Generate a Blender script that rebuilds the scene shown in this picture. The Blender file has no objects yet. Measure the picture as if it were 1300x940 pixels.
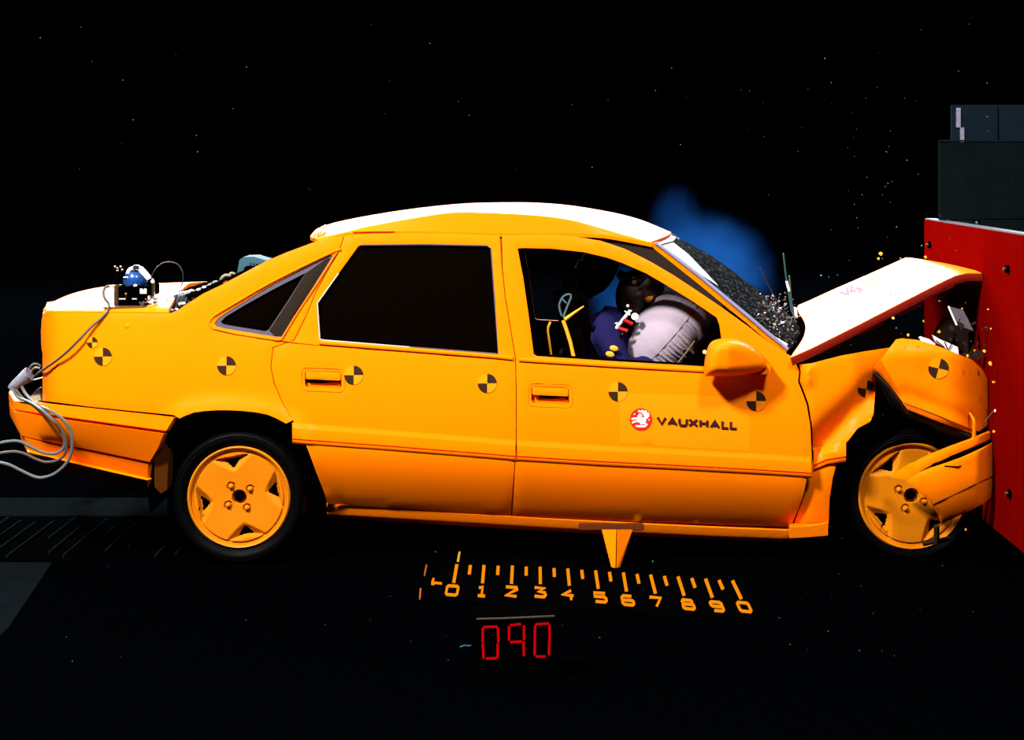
import bpy, bmesh, math, random
from mathutils import Vector, Matrix, noise
from mathutils.geometry import delaunay_2d_cdt

random.seed(7)
C = bpy.context.scene.collection
SC = bpy.context.scene

# ------------------------------------------------------------------ camera
CAM_Y, CAM_Z, F = -7.0, 1.63, 2240.0      # metres, metres, focal length in pixels of the 1300 px frame
VX, VY = 685.0, 200.0
cd = bpy.data.cameras.new('camera'); cam = bpy.data.objects.new('camera', cd); C.objects.link(cam)
cam.location = (0, CAM_Y, CAM_Z); cam.rotation_euler = (math.pi/2, 0, 0)
cd.sensor_width = 36; cd.lens = F/1300*36
cd.shift_x = (650-VX)/1300; cd.shift_y = -(470-VY)/1300
cd.clip_end = 200
SC.camera = cam

# ------------------------------------------------------------------ world and lights
w = bpy.data.worlds.new('world'); SC.world = w; w.use_nodes = True
w.node_tree.nodes['Background'].inputs[0].default_value = (0.25, 0.5, 1, 1)
w.node_tree.nodes['Background'].inputs[1].default_value = 0.002

def area(name, loc, target, sx, sy, power, col=(1, 1, 1), spread=180):
    l = bpy.data.lights.new(name, 'AREA'); l.shape = 'RECTANGLE'; l.size = sx; l.size_y = sy
    l.energy = power; l.color = col; l.spread = math.radians(spread)
    o = bpy.data.objects.new(name, l); C.objects.link(o); o.location = loc
    o.rotation_euler = (Vector(target)-Vector(loc)).to_track_quat('-Z', 'Y').to_euler()
    return o
area('key_lamp_left', (-4.0, -4.7, 6.8), (-0.3, 0, 0.7), 1.2, 0.9, 2050, (1, 0.97, 0.92))
area('key_lamp_right', (1.8, -5.2, 6.8), (-0.2, 0, 0.7), 1.2, 0.9, 560, (1, 0.97, 0.92))
area('added_back_light', (-2, 15, 8.2), (0, 0.8, 1.2), 26, 8, 15000, (0.92, 0.96, 1))  # unseen light added so roof, trunk lid and hood reflect white
area('overhead_lamp_bank', (0, 1.6, 6.0), (0, 0.8, 1.0), 5, 2.5, 260, (0.95, 0.97, 1))
SC.view_settings.view_transform = 'Standard'; SC.view_settings.look = 'None'
SC.view_settings.exposure = 0.0; SC.view_settings.gamma = 1.0; SC.view_settings.use_curve_mapping = False
SC.cycles.volume_step_rate = 1.0
SC.cycles.use_denoising = True

# ------------------------------------------------------------------ materials
BRIGHT = {'orange_paint', 'orange_paint_worn', 'orange_wheel_paint', 'sign_orange', 'target_yellow', 'barrier_red', 'logo_white', 'white_strip', 'orange_chip', 'yellow_bar', 'logo_red'}
def mat(name, col, rough=0.5, metal=0.0, spec=0.2, coat=0.0, coat_rough=0.1, bump=0.0, bscale=40, var=0.0,
        emit=None, es=0.0, alpha=1.0, trans=0.0):
    m = bpy.data.materials.new(name); m.use_nodes = True
    nt = m.node_tree; b = nt.nodes['Principled BSDF']
    if name not in BRIGHT: col = tuple(c_*0.5 for c_ in col)
    b.inputs['Base Color'].default_value = (*col, 1); b.inputs['Roughness'].default_value = rough
    b.inputs['Metallic'].default_value = metal; b.inputs['Specular IOR Level'].default_value = spec
    b.inputs['Coat Weight'].default_value = coat; b.inputs['Coat Roughness'].default_value = coat_rough
    b.inputs['Alpha'].default_value = alpha; b.inputs['Transmission Weight'].default_value = trans
    if emit:
        b.inputs['Emission Color'].default_value = (*emit, 1); b.inputs['Emission Strength'].default_value = es
    if bump or var:
        tc = nt.nodes.new('ShaderNodeTexCoord'); n = nt.nodes.new('ShaderNodeTexNoise')
        n.inputs['Scale'].default_value = bscale; n.inputs['Detail'].default_value = 5
        nt.links.new(tc.outputs['Object'], n.inputs['Vector'])
        if bump:
            bp = nt.nodes.new('ShaderNodeBump'); bp.inputs['Strength'].default_value = bump; bp.inputs['Distance'].default_value = 0.01
            nt.links.new(n.outputs['Fac'], bp.inputs['Height']); nt.links.new(bp.outputs['Normal'], b.inputs['Normal'])
        if var:
            mx = nt.nodes.new('ShaderNodeMix'); mx.data_type = 'RGBA'
            mx.inputs[6].default_value = (*[c*(1-var) for c in col], 1); mx.inputs[7].default_value = (*[min(1, c*(1+var)) for c in col], 1)
            nt.links.new(n.outputs['Fac'], mx.inputs[0]); nt.links.new(mx.outputs[2], b.inputs['Base Color'])
    return m
PAINT = mat('orange_paint', (0.92, 0.175, 0.0002), 0.32, spec=0.04, coat=0.0, coat_rough=0.22, bump=0.03, bscale=25, var=0.03)
PAINT2 = mat('orange_paint_worn', (0.80, 0.16, 0.0004), 0.45, spec=0.08, bump=0.08, bscale=30, var=0.08)
WHEELP = mat('orange_wheel_paint', (0.52, 0.145, 0.0015), 0.5, spec=0.08, bump=0.05, bscale=60, var=0.06)
SIGNP = mat('sign_orange', (0.96, 0.198, 0.0004), 0.5, spec=0.05, var=0.02)
TGT = mat('target_yellow', (0.96, 0.215, 0.001), 0.5, spec=0.1, var=0.02)
TGTB = mat('target_black', (0.050, 0.022, 0.008), 0.6, spec=0.05, var=0.1)
REDP = mat('red_underside_paint', (0.50, 0.018, 0.006), 0.5, spec=0.4, var=0.12, bump=0.05)
BARR = mat('barrier_red', (0.115, 0.0006, 0.0002), 0.6, spec=0.0, bump=0.12, bscale=9, var=0.15)
BARE = mat('barrier_edge_steel', (0.16, 0.16, 0.19), 0.6, spec=0.1, var=0.2)
BGREY = mat('barrier_grey', (0.005, 0.009, 0.010), 0.75, spec=0.0, bump=0.2, bscale=14, var=0.25)
BGREY2 = mat('barrier_blue_grey', (0.008, 0.017, 0.026), 0.75, spec=0.0, bump=0.2, bscale=14, var=0.25)
BLACK = mat('interior_black', (0.0020, 0.0010, 0.0005), 0.8, spec=0.0, bump=0.1, bscale=60)
RUBBER = mat('tyre_rubber', (0.0018, 0.0018, 0.002), 0.5, spec=0.03, bump=0.15, bscale=80)
DGLASS = mat('dark_glass', (0.0028, 0.0014, 0.0006), 0.2, spec=0.0, alpha=0.93)
SEAL = mat('grey_window_seal', (0.15, 0.13, 0.19), 0.4, spec=0.1, var=0.1)
BROWNT = mat('brown_window_band', (0.035, 0.024, 0.018), 0.6, spec=0.0)
PALE = mat('pale_trim', (0.75, 0.72, 0.68), 0.4)
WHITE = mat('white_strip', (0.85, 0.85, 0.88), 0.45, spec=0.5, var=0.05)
LILAC = mat('lilac_trim', (0.35, 0.38, 0.62), 0.35, spec=0.5, var=0.08)
METAL = mat('brushed_metal', (0.55, 0.55, 0.55), 0.3, metal=1.0, var=0.1)
BRASS = mat('brass_metal', (0.65, 0.45, 0.18), 0.3, metal=1.0, var=0.1)
BLUE = mat('blue_dome', (0.01, 0.09, 0.42), 0.25, spec=0.5)
TEAL = mat('teal_case', (0.06, 0.15, 0.21), 0.7, spec=0.05, bump=0.1, var=0.12)
CABLE = mat('grey_cable', (0.11, 0.085, 0.055), 0.5, spec=0.4, var=0.15)
CABLE2 = mat('light_grey_cable', (0.15, 0.165, 0.16), 0.45, spec=0.4, var=0.1)
CABLEB = mat('black_cable', (0.012, 0.014, 0.014), 0.5, spec=0.4)
KHAKI = mat('khaki_hose', (0.32, 0.26, 0.15), 0.5, spec=0.4, var=0.15)
TAPE = mat('pale_grey_tape', (0.30, 0.30, 0.42), 0.5, spec=0.4, bump=0.5, bscale=50, var=0.1)
BAG = mat('airbag_cloth', (0.62, 0.50, 0.62), 0.6, spec=0.1, bump=0.25, bscale=30, var=0.06)
BAGSEAM = mat('airbag_seam', (0.20, 0.13, 0.17), 0.7)
OVERALL = mat('navy_overall', (0.018, 0.014, 0.10), 0.8, spec=0.05, bump=0.6, bscale=22, var=0.25)
SKIN = mat('dummy_brown_vinyl', (0.085, 0.032, 0.028), 0.55, spec=0.35, bump=0.1, bscale=30, var=0.15)
RED = mat('red_cable', (0.65, 0.01, 0.01), 0.4)
YEL = mat('yellow_bar', (0.85, 0.36, 0.02), 0.4)
SHARD = mat('glass_shard', (0.35, 0.40, 0.42), 0.12, spec=0.8, alpha=0.9)
CHIP = mat('orange_chip', (0.9, 0.36, 0.03), 0.5)
CHIPG = mat('teal_chip', (0.03, 0.30, 0.22), 0.4)
LOGOR = mat('logo_red', (0.80, 0.012, 0.004), 0.5)
LOGOW = mat('logo_white', (0.95, 0.92, 0.86), 0.5)
LETTER = mat('letter_maroon', (0.055, 0.008, 0.006), 0.5)
GLOWO = mat('backlit_orange', (0.05, 0.01, 0.0), 0.6, emit=(1, 0.27, 0.004), es=1.0, spec=0.0)
GLOWR = mat('led_red', (0.02, 0, 0), 0.6, spec=0.0, emit=(1, 0.0, 0.004), es=0.62)
PANELB = mat('black_panel', (0.0008, 0.0008, 0.0009), 0.8, spec=0.0)
GUIDE = mat('steel_guide', (0.006, 0.014, 0.017), 0.8, spec=0.0, var=0.5)
FLOORM = mat('floor_tarmac', (0.00035, 0.00055, 0.0009), 0.95, spec=0.0, bump=0.3, bscale=30, var=0.5)
FLOORG = mat('floor_lit_grey', (0.004, 0.006, 0.0075), 0.95, spec=0.0, bump=0.3, bscale=20, var=0.4)  # lighter floor tone, painted where the floor is lit
BACKM = mat('hall_black_cloth', (0.0006, 0.0006, 0.0007), 1.0, spec=0.0, var=0.4, bscale=2)

# windscreen glass: dark, faint grey with a fine web of cracks
def crazed():
    m = bpy.data.materials.new('crazed_glass'); m.use_nodes = True
    nt = m.node_tree; b = nt.nodes['Principled BSDF']
    tc = nt.nodes.new('ShaderNodeTexCoord'); v = nt.nodes.new('ShaderNodeTexVoronoi'); v.feature = 'DISTANCE_TO_EDGE'
    v.inputs['Scale'].default_value = 26
    nt.links.new(tc.outputs['Object'], v.inputs['Vector'])
    r = nt.nodes.new('ShaderNodeValToRGB'); r.color_ramp.elements[0].position = 0.0; r.color_ramp.elements[0].color = (0.07, 0.08, 0.085, 1)
    r.color_ramp.elements[1].position = 0.05; r.color_ramp.elements[1].color = (0.004, 0.005, 0.006, 1)
    nt.links.new(v.outputs['Distance'], r.inputs['Fac']); nt.links.new(r.outputs['Color'], b.inputs['Base Color'])
    bp = nt.nodes.new('ShaderNodeBump'); bp.inputs['Strength'].default_value = 0.15; bp.inputs['Distance'].default_value = 0.01
    nt.links.new(v.outputs['Distance'], bp.inputs['Height']); nt.links.new(bp.outputs['Normal'], b.inputs['Normal'])
    b.inputs['Roughness'].default_value = 0.5; b.inputs['Specular IOR Level'].default_value = 0.0; b.inputs['Alpha'].default_value = 0.85
    return m
CRAZED = crazed()

# ------------------------------------------------------------------ geometry helpers
def S(Y): return F/(Y-CAM_Y)
def P(px, py, Y): s = S(Y); return Vector(((px-VX)/s, Y, CAM_Z-(py-VY)/s))
def G(px, py):                                   # point of the floor seen at a pixel
    s = (py-VY)/CAM_Z; return Vector(((px-VX)/s, F/s+CAM_Y, 0))

class M:
    def __init__(s): s.v = []; s.f = []; s.mi = []
    def add(s, vs, fs, mi=0):
        o = len(s.v); s.v += [Vector(v) for v in vs]; s.f += [tuple(i+o for i in f) for f in fs]; s.mi += [mi]*len(fs); return s
    def box(s, c, d, rot=None, mi=0, bev=0.0):
        c = Vector(c); d = Vector(d)/2
        if bev:
            b = bmesh.new(); bmesh.ops.create_cube(b, size=1)
            for v in b.verts: v.co = Vector((v.co.x*2*d.x, v.co.y*2*d.y, v.co.z*2*d.z))
            bmesh.ops.bevel(b, geom=b.edges[:], offset=bev, segments=2, affect='EDGES')
            vs = [v.co.copy() for v in b.verts]; b.verts.index_update(); fs = [[v.index for v in f.verts] for f in b.faces]; b.free()
        else:
            vs = [Vector((x*d.x, y*d.y, z*d.z)) for x in (-1, 1) for y in (-1, 1) for z in (-1, 1)]
            fs = [(0, 1, 3, 2), (4, 6, 7, 5), (0, 4, 5, 1), (2, 3, 7, 6), (0, 2, 6, 4), (1, 5, 7, 3)]
        if rot: 
            R = rot.to_matrix() if hasattr(rot, 'to_matrix') else rot
            vs = [R @ v for v in vs]
        return s.add([v+c for v in vs], fs, mi)
    def tube(s, pts, r, n=8, mi=0, cap=True, smooth=0):
        pts = [Vector(p) for p in pts]
        if smooth: pts = spline3(pts, smooth)
        rs = r if isinstance(r, (list, tuple)) else [r]*len(pts)
        if len(rs) != len(pts): rs = [rs[0]+(rs[-1]-rs[0])*i/(len(pts)-1) for i in range(len(pts))]
        t0 = (pts[1]-pts[0]).normalized(); a = t0.orthogonal().normalized(); vs = []; fs = []
        for i, p in enumerate(pts):
            t = (pts[min(i+1, len(pts)-1)]-pts[max(i-1, 0)]).normalized()
            a = (a-t*a.dot(t)).normalized(); b = t.cross(a)
            for k in range(n):
                g = 2*math.pi*k/n; vs.append(p+(a*math.cos(g)+b*math.sin(g))*rs[i])
        for i in range(len(pts)-1):
            for k in range(n): fs.append((i*n+k, i*n+(k+1) % n, (i+1)*n+(k+1) % n, (i+1)*n+k))
        if cap: fs += [tuple(range(n))[::-1], tuple(range((len(pts)-1)*n, len(pts)*n))]
        return s.add(vs, fs, mi)
    def ball(s, c, r, rot=None, mi=0, nu=20, nv=12):
        r = Vector(r) if hasattr(r, '__len__') else Vector((r, r, r)); vs = []; fs = []
        for j in range(nv+1):
            th = math.pi*j/nv
            for i in range(nu):
                ph = 2*math.pi*i/nu; vs.append(Vector((r.x*math.sin(th)*math.cos(ph), r.y*math.sin(th)*math.sin(ph), r.z*math.cos(th))))
        for j in range(nv):
            for i in range(nu): fs.append((j*nu+i, (j+1)*nu+i, (j+1)*nu+(i+1) % nu, j*nu+(i+1) % nu))
        if rot: vs = [rot @ v for v in vs]
        return s.add([v+Vector(c) for v in vs], fs, mi)
    def lathe(s, c, prof, n=96, mi=0):                 # prof: (radius, y) about the Y axis
        vs = []; fs = []; m = len(prof)
        for i in range(n):
            g = 2*math.pi*i/n
            for r, y in prof: vs.append(Vector((r*math.cos(g), y, r*math.sin(g)))+Vector(c))
        for i in range(n):
            for k in range(m-1): a = i*m+k; b = ((i+1) % n)*m+k; fs.append((a, a+1, b+1, b))
        return s.add(vs, fs, mi)
    def prism(s, poly, dv, mi=0):                      # closed 3-D polygon pushed along dv
        n = len(poly); vs = [Vector(p) for p in poly]+[Vector(p)+Vector(dv) for p in poly]
        return s.add(vs, [tuple(range(n)), tuple(range(n, 2*n))[::-1]]+[(i, i+n, (i+1) % n+n, (i+1) % n) for i in range(n)], mi)
    def build(s, name, mats, parent=None, smooth=True, angle=35, weld=True):
        me = bpy.data.meshes.new(name); me.from_pydata([tuple(v) for v in s.v], [], s.f)
        if not isinstance(mats, (list, tuple)): mats = [mats]
        for m_ in mats: me.materials.append(m_)
        for p, k in zip(me.polygons, s.mi): p.material_index = k; p.use_smooth = smooth
        b = bmesh.new(); b.from_mesh(me)
        if weld: bmesh.ops.remove_doubles(b, verts=b.verts, dist=1e-6)
        bmesh.ops.recalc_face_normals(b, faces=b.faces); b.to_mesh(me); b.free()
        if smooth: me.set_sharp_from_angle(angle=math.radians(angle))
        o = bpy.data.objects.new(name, me); C.objects.link(o)
        if parent: o.parent = parent
        return o

def spline3(pts, k):
    out = []
    n = len(pts)
    for i in range(n-1):
        p0 = pts[max(i-1, 0)]; p1 = pts[i]; p2 = pts[i+1]; p3 = pts[min(i+2, n-1)]
        for j in range(k):
            t = j/k
            out.append(0.5*((2*p1)+(p2-p0)*t+(2*p0-5*p1+4*p2-p3)*t*t+(3*p1-p0-3*p2+p3)*t**3))
    out.append(pts[-1]); return out
def spl(pts, k=4): return [tuple(v) for v in spline3([Vector(p) for p in pts], k)]
def inside(x, y, poly):
    c = False; n = len(poly); j = n-1
    for i in range(n):
        xi, yi = poly[i]; xj, yj = poly[j]
        if (yi > y) != (yj > y) and x < (xj-xi)*(y-yi)/(yj-yi)+xi: c = not c
        j = i
    return c
def dseg(x, y, a, b):
    ax, ay = a; bx, by = b; dx = bx-ax; dy = by-ay; L = dx*dx+dy*dy
    t = max(0, min(1, ((x-ax)*dx+(y-ay)*dy)/L)) if L else 0
    return math.hypot(x-ax-t*dx, y-ay-t*dy)
def dpoly(x, y, poly, closed=True):
    n = len(poly); return min(dseg(x, y, poly[i], poly[(i+1) % n]) for i in range(n if closed else n-1))
def dens(poly, step):
    out = []; n = len(poly)
    for i in range(n):
        a = poly[i]; b = poly[(i+1) % n]; k = max(1, int(math.ceil(math.hypot(b[0]-a[0], b[1]-a[1])/step)))
        out += [(a[0]+(b[0]-a[0])*j/k, a[1]+(b[1]-a[1])*j/k) for j in range(k)]
    return out

def panel_mesh(outline, Yf, thick=0.012, holes=(), step=9, roll=0.003, back=1, m=None, mi=0):
    """sheet-metal panel: traced outline laid on the car's own curved flank, with thickness and rolled edges"""
    m = m or M()
    rings = [dens(outline, step)]+[dens(h, step) for h in holes]
    pts = []; edges = []
    for r in rings:
        o = len(pts); pts += r; edges += [(o+i, o+(i+1) % len(r)) for i in range(len(r))]
    nb = len(pts)
    x0 = min(p[0] for p in pts); x1 = max(p[0] for p in pts); y0 = min(p[1] for p in pts); y1 = max(p[1] for p in pts)
    y = y0+step*0.3; row = 0
    while y < y1:
        x = x0+(step/2 if row % 2 else 0)
        while x < x1:
            if inside(x, y, rings[0]) and not any(inside(x, y, h) for h in rings[1:]) and min(dpoly(x, y, r) for r in rings) > step*0.36:
                pts.append((x, y))
            x += step
        y += step*0.866; row += 1
    vs, es, fs, ov, oe, of = delaunay_2d_cdt([Vector(p) for p in pts], edges, [], 0, 1e-4)
    isb = [any(i < nb for i in o) for o in ov]
    tri = []
    for f in fs:
        cx = sum(vs[i][0] for i in f)/3; cy = sum(vs[i][1] for i in f)/3
        if inside(cx, cy, rings[0]) and not any(inside(cx, cy, h) for h in rings[1:]): tri.append(f)
    used = sorted({i for f in tri for i in f}); mp = {i: k for k, i in enumerate(used)}
    tri = [tuple(mp[i] for i in f) for f in tri]
    front = [P(vs[i][0], vs[i][1], Yf(vs[i][0], vs[i][1])+(roll if isb[i] else 0)) for i in used]
    bk = [p+Vector((0, thick, 0)) for p in front]
    n = len(front); cnt = {}
    for f in tri:
        for a, b in ((f[0], f[1]), (f[1], f[2]), (f[2], f[0])): cnt[(a, b)] = 1
    walls = [(a, b, b+n, a+n) for (a, b) in cnt if (b, a) not in cnt]
    o = len(m.v)
    m.v += front+bk
    m.f += [tuple(i+o for i in f) for f in tri]; m.mi += [mi]*len(tri)
    m.f += [tuple(i+o for i in f) for f in walls]; m.mi += [mi]*len(walls)
    m.f += [tuple(i+n+o for i in f[::-1]) for f in tri]; m.mi += [back]*len(tri)
    return m
CY = 0.85                                        # the car's centre plane
def mirror(o, parent=None):
    me = o.data.copy()
    for v in me.vertices: v.co.y = 2*CY-v.co.y
    me.flip_normals()
    c = bpy.data.objects.new(o.name.split('.')[0], me); C.objects.link(c); c.parent = parent or o.parent
    return c
def panel(name, outline, Yf, parent, mats=None, mir=True, **k):
    o = panel_mesh(outline, Yf, **k).build(name, mats or [PAINT, BLACK], parent)
    if mir: mirror(o)
    return o
def resample(row, n):
    row = [Vector(p) for p in row]
    L = [0]
    for a, b in zip(row, row[1:]): L.append(L[-1]+(b-a).length)
    out = []
    for i in range(n):
        t = L[-1]*i/(n-1); k = 0
        while k < len(row)-2 and L[k+1] < t: k += 1
        out.append(row[k].lerp(row[k+1], (t-L[k])/max(1e-9, L[k+1]-L[k])))
    return out
def loft(rows, m=None, thick=None, mi=0, bmi=None, n=None):
    """rows of world points -> a sheet; thick = vector the sheet is thickened by"""
    m = m or M()
    if n: rows = [resample(r, n) for r in rows]
    nc = len(rows[0]); nr = len(rows); vs = [Vector(p) for r in rows for p in r]
    fs = [(j*nc+i, j*nc+i+1, (j+1)*nc+i+1, (j+1)*nc+i) for j in range(nr-1) for i in range(nc-1)]
    m.add(vs, fs, mi)
    if thick is not None:
        t = Vector(thick); o = len(m.v)-len(vs)
        m.add([v+t for v in vs], [f[::-1] for f in fs], mi if bmi is None else bmi)
        o2 = o+len(vs)
        ring = [i for i in range(nc)]+[j*nc+nc-1 for j in range(1, nr)]+[(nr-1)*nc+i for i in range(nc-2, -1, -1)]+[j*nc for j in range(nr-2, 0, -1)]
        for a, b in zip(ring, ring[1:]+ring[:1]): m.f.append((o+a, o+b, o2+b, o2+a)); m.mi.append(mi)
    return m
def rowp(pts, Y): return [P(p[0], p[1], Y(p[0], p[1]) if callable(Y) else Y) for p in pts]
def tag(o, label, cat=None, group=None, kind=None):
    if label: o['label'] = label
    if cat: o['category'] = cat
    if group: o['group'] = group
    if kind: o['kind'] = kind
    return o
def empty(name, loc, label, cat, group=None):
    o = bpy.data.objects.new(name, None); C.objects.link(o); o.empty_display_size = 0.1
    o['label'] = label; o['category'] = cat
    if group: o['group'] = group
    return o          # kept at the world origin so that parts carry world coordinates
def lerp(a, b, t): return a+(b-a)*t
def ipl(x, tab):
    if x <= tab[0][0]: return tab[0][1]
    for (a, b), (c, d) in zip(tab, tab[1:]):
        if x <= c: return b+(d-b)*(x-a)/(c-a)
    return tab[-1][1]
def gauss(d, w): return math.exp(-(d/w)**2)

# ------------------------------------------------------------------ the setting
fl = M(); fl.box((4, 8, -0.05), (60, 50, 0.1)); tag(fl.build('floor', FLOORM, smooth=False), 'black tarmac floor of the test hall', kind='structure')
bw = M(); bw.box((0, 30, 10), (70, 0.2, 22)); tag(bw.build('wall_back', BACKM, smooth=False), 'black wall far behind the car', kind='structure')
# floor strip painted paler as if lit, behind the car, and the ribbed steel plates beside it
t = M(); a = G(-60, 657); b = G(212, 657); c2 = G(212, 634); d2 = G(-60, 634)
t.prism([p+Vector((0, 0, 0.003)) for p in (a, b, c2, d2)], (0, 0, 0.004))
tag(t.build('lit_floor_strip', FLOORG, smooth=False), 'dim grey strip painted as lit floor behind the rear bumper', kind='structure')
t = M(); t.prism([G(*p)+Vector((0, 0, 0.002)) for p in ((-60, 716), (66, 716), (10, 800), (-60, 860))], (0, 0, 0.003))  # paler patch painted as lit floor, its slanted side follows a shadow
tag(t.build('lit_floor_patch', FLOORG, smooth=False), 'dim blue-grey patch painted as lit floor at the lower left', kind='structure')
gr = empty('floor_grating', (0, 0, 0), 'black steel floor grating with thin bright ribs left of the rear wheel', 'grating')
g0 = G(-40, 712); g1 = G(125, 657); 
gp = M(); gp.prism([G(*p)+Vector((0, 0, 0.001)) for p in ((-60, 712), (118, 712), (160, 658), (-60, 658))], (0, 0, 0.006)); gp.build('plate', PANELB, gr, smooth=False)
for k in range(14):
    x = -2.46+k*0.075; m = M()
    ya = 0.14+random.random()*0.2; yb = 0.95-random.random()*0.25
    if k % 3 == 2: ya = 0.5
    m.box((x, (ya+yb)/2, 0.011), (0.006, yb-ya, 0.008)); m.build('rib', GUIDE, gr, smooth=False)

# ------------------------------------------------------------------ impact barrier
XB = 1.795
ba = empty('crash_barrier', (0, 0, 0), 'tall crash barrier with a red steel face plate that the car has hit', 'barrier')
YN, YFAR = -0.47, 1.235
m = M(); m.box((XB+0.02, (YN+YFAR)/2, (0.16+1.34)/2), (0.04, YFAR-YN, 1.34-0.16), bev=0.003)
o = m.build('face_plate', BARR, ba, smooth=False); o['label'] = 'deep red steel plate facing the car'
m = M(); m.box((XB+0.028, (YN+YFAR)/2, 1.343), (0.045, YFAR-YN+0.01, 0.006)); m.build('plate_edge', BARE, ba, smooth=False)
m = M(); m.box((XB+0.72, 0.40, 0.63), (1.16, 1.5, 1.2)); o = m.build('body', BLACK, ba, smooth=False); o['label'] = 'dark concrete mass behind the red plate'
m = M(); m.box((XB+0.015, YN-0.006, 0.75), (0.028, 0.012, 1.18)); m.build('near_edge', YEL, ba, smooth=False)
for Y, py in ((-0.25, 342), (-0.28, 627), (1.1, 311), (0.95, 560)):
    p = P(VX+XB*S(Y), py, Y); m = M(); 
    m.tube([p+Vector((-0.012, 0, 0)), p+Vector((0.01, 0, 0))], 0.016, 12, mi=0); m.tube([p+Vector((-0.022, 0, 0)), p+Vector((0, 0, 0))], 0.008, 6, mi=1)
    m.build('bolt', [BLACK, METAL], ba, smooth=False)
m = M(); m.box((XB+0.9, 0.925, 1.524), (1.8, 0.05, 0.352), bev=0.003); m.box((XB+1.0, 1.20, 1.44), (1.6, 0.50, 0.44)); m.box((XB+0.98, 0.925, 1.29), (1.6, 0.05, 0.13))
o = m.build('upper_block', BGREY, ba, smooth=False); o['label'] = 'dark grey block on top of the red plate'
m = M(); m.box((XB+0.9, 0.905, 1.705), (1.81, 0.02, 0.008)); m.build('upper_block_highlight', GUIDE, ba, smooth=False)  # thin teal strip painted as the highlight on the top edge
for k, (xa, xb2) in enumerate(((1209, 1267), (1269, 1420))):
    Yt = 1.0; A = P(xa, 133, Yt); B = P(xb2, 181, Yt); m = M(); m.box(((A.x+B.x)/2, Yt+0.02, (A.z+B.z)/2), (B.x-A.x, 0.04, A.z-B.z), bev=0.003)
    m.build('top_block', BGREY2, ba, smooth=False)
for (xa, ya, xb2, yb) in ((1214, 137, 1219.5, 162), (1219, 162, 1224, 181)):
    A = P(xa, ya, 0.995); B = P(xb2, yb, 0.995); m = M(); m.box(((A.x+B.x)/2, 0.996, (A.z+B.z)/2), (B.x-A.x, 0.006, A.z-B.z)); m.build('tape', TAPE, ba, smooth=False)

# ------------------------------------------------------------------ the car
car = empty('car', (0, 0, 0), 'orange four-door saloon car with a crushed front against the red barrier', 'car')
def belt(x): return 432+(x-405)*0.0673
def mold(x): return 512+(x-65)*0.0705 if x > 229 else 511+(x-53)*0.1
def sill(x): return 655+(x-415)*0.0425
ARCH = spl([(187, 627), (187, 597), (194, 577), (210, 548), (229, 532), (246, 524), (275, 521), (307, 522), (339, 527), (362, 538), (376, 547), (386, 560), (401, 602), (411, 630), (420, 660)], 3)
def bodyY(x, y):
    v = (y-belt(x))/(sill(x)-belt(x))
    if v < 0:
        h = (belt(x)-y)/320; Y = 0.045+0.18*h+0.08*h*h
    elif v < 0.58: Y = 0.045*(1-v/0.58)**2
    else: Y = 0.150*max(0, (v-0.60)/0.40)**1.7
    if x < 230: Y += 0.10*((230-x)/180)**2
    if x < 76: Y += 0.14*((76-x)/26)**2
    if 180 < x < 430 and y > 480: Y -= 0.022*gauss(dpoly(x, y, ARCH, False), 13)
    return Y
off = lambda dy: (lambda x, y: bodyY(x, y)+dy)

# --- quarter panel
qhole = [(272, 411), (277, 404), (300, 389), (340, 365), (380, 343.5), (419, 324), (423, 325), (397, 368), (359, 428.5), (350, 428), (285, 417.5), (275, 415)]
qglass = [(280, 409), (286, 402.5), (310, 388), (345, 368.5), (388, 346.5), (365, 383), (341, 419), (336, 421), (290, 413.5), (283, 412)]
quarter = panel('quarter_panel', [(55, 398), (62, 396.6), (120, 397.5), (200, 398.5), (216, 398), (226, 394), (236, 387), (258, 373), (280, 362.5), (311, 346), (337, 332), (363, 321), (395, 309), (404, 306), (420, 302), (436.2, 300),
    (430.2, 317.5), (400.7, 369.6), (388.4, 400.6), (372.8, 431.6), (346, 441.2), (343.4, 466), (347.3, 486.3), (358, 511.2), (371.5, 534),
    (363, 538), (350, 531), (339, 526.5), (323, 523.5), (307, 521.8), (290, 521), (275, 521), (260, 522), (246, 524), (234, 528.5), (228, 531.5), (220, 527), (113, 516.5), (53.5, 510), (54, 500), (54, 470), (54, 450), (52.3, 438), (52, 422), (53, 405)],
    bodyY, car, holes=[qhole])
sealr = panel('window_seal', dens(qhole, 6), off(0.006), quarter, mats=[SEAL, BLACK], holes=[qglass], step=5, roll=0.0, mir=False); mirror(sealr, car)
band = panel('window_band', [(388, 347), (416, 327.5), (420, 328), (395, 368), (357, 427), (349, 427), (341.5, 420), (366, 383)], off(0.002), quarter, mats=[BROWNT, BLACK], mir=False, step=7)
gq = panel('window_glass', qglass, off(0.016), quarter, mats=[DGLASS, DGLASS], thick=0.004, mir=False)
mirror(gq, car)
# window moulding on the quarter panel
ln = M(); ln.tube([P(x, y, bodyY(x, y)-0.002) for x, y in spl([(272, 418), (266, 411), (271, 402), (297, 386), (340, 361), (385, 338), (424, 319.5), (433, 317)], 4)], 0.0045, 6); ln.build('drip_bead', PAINT, quarter)
ln = M(); ln.tube([P(x, y, bodyY(x, y)-0.002) for x, y in [(270, 417), (300, 424), (352, 432), (357, 431.5), (374, 403), (401, 362), (428, 320)]], 0.0035, 6); ln.build('window_bead', PAINT, quarter)
# fuel flap outline, a small raised dent above the trunk corner
m = M(); m.ball(P(163, 415, bodyY(163, 415)+0.0125), (0.022, 0.015, 0.018)); m.build('dent', PAINT, quarter)

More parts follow.
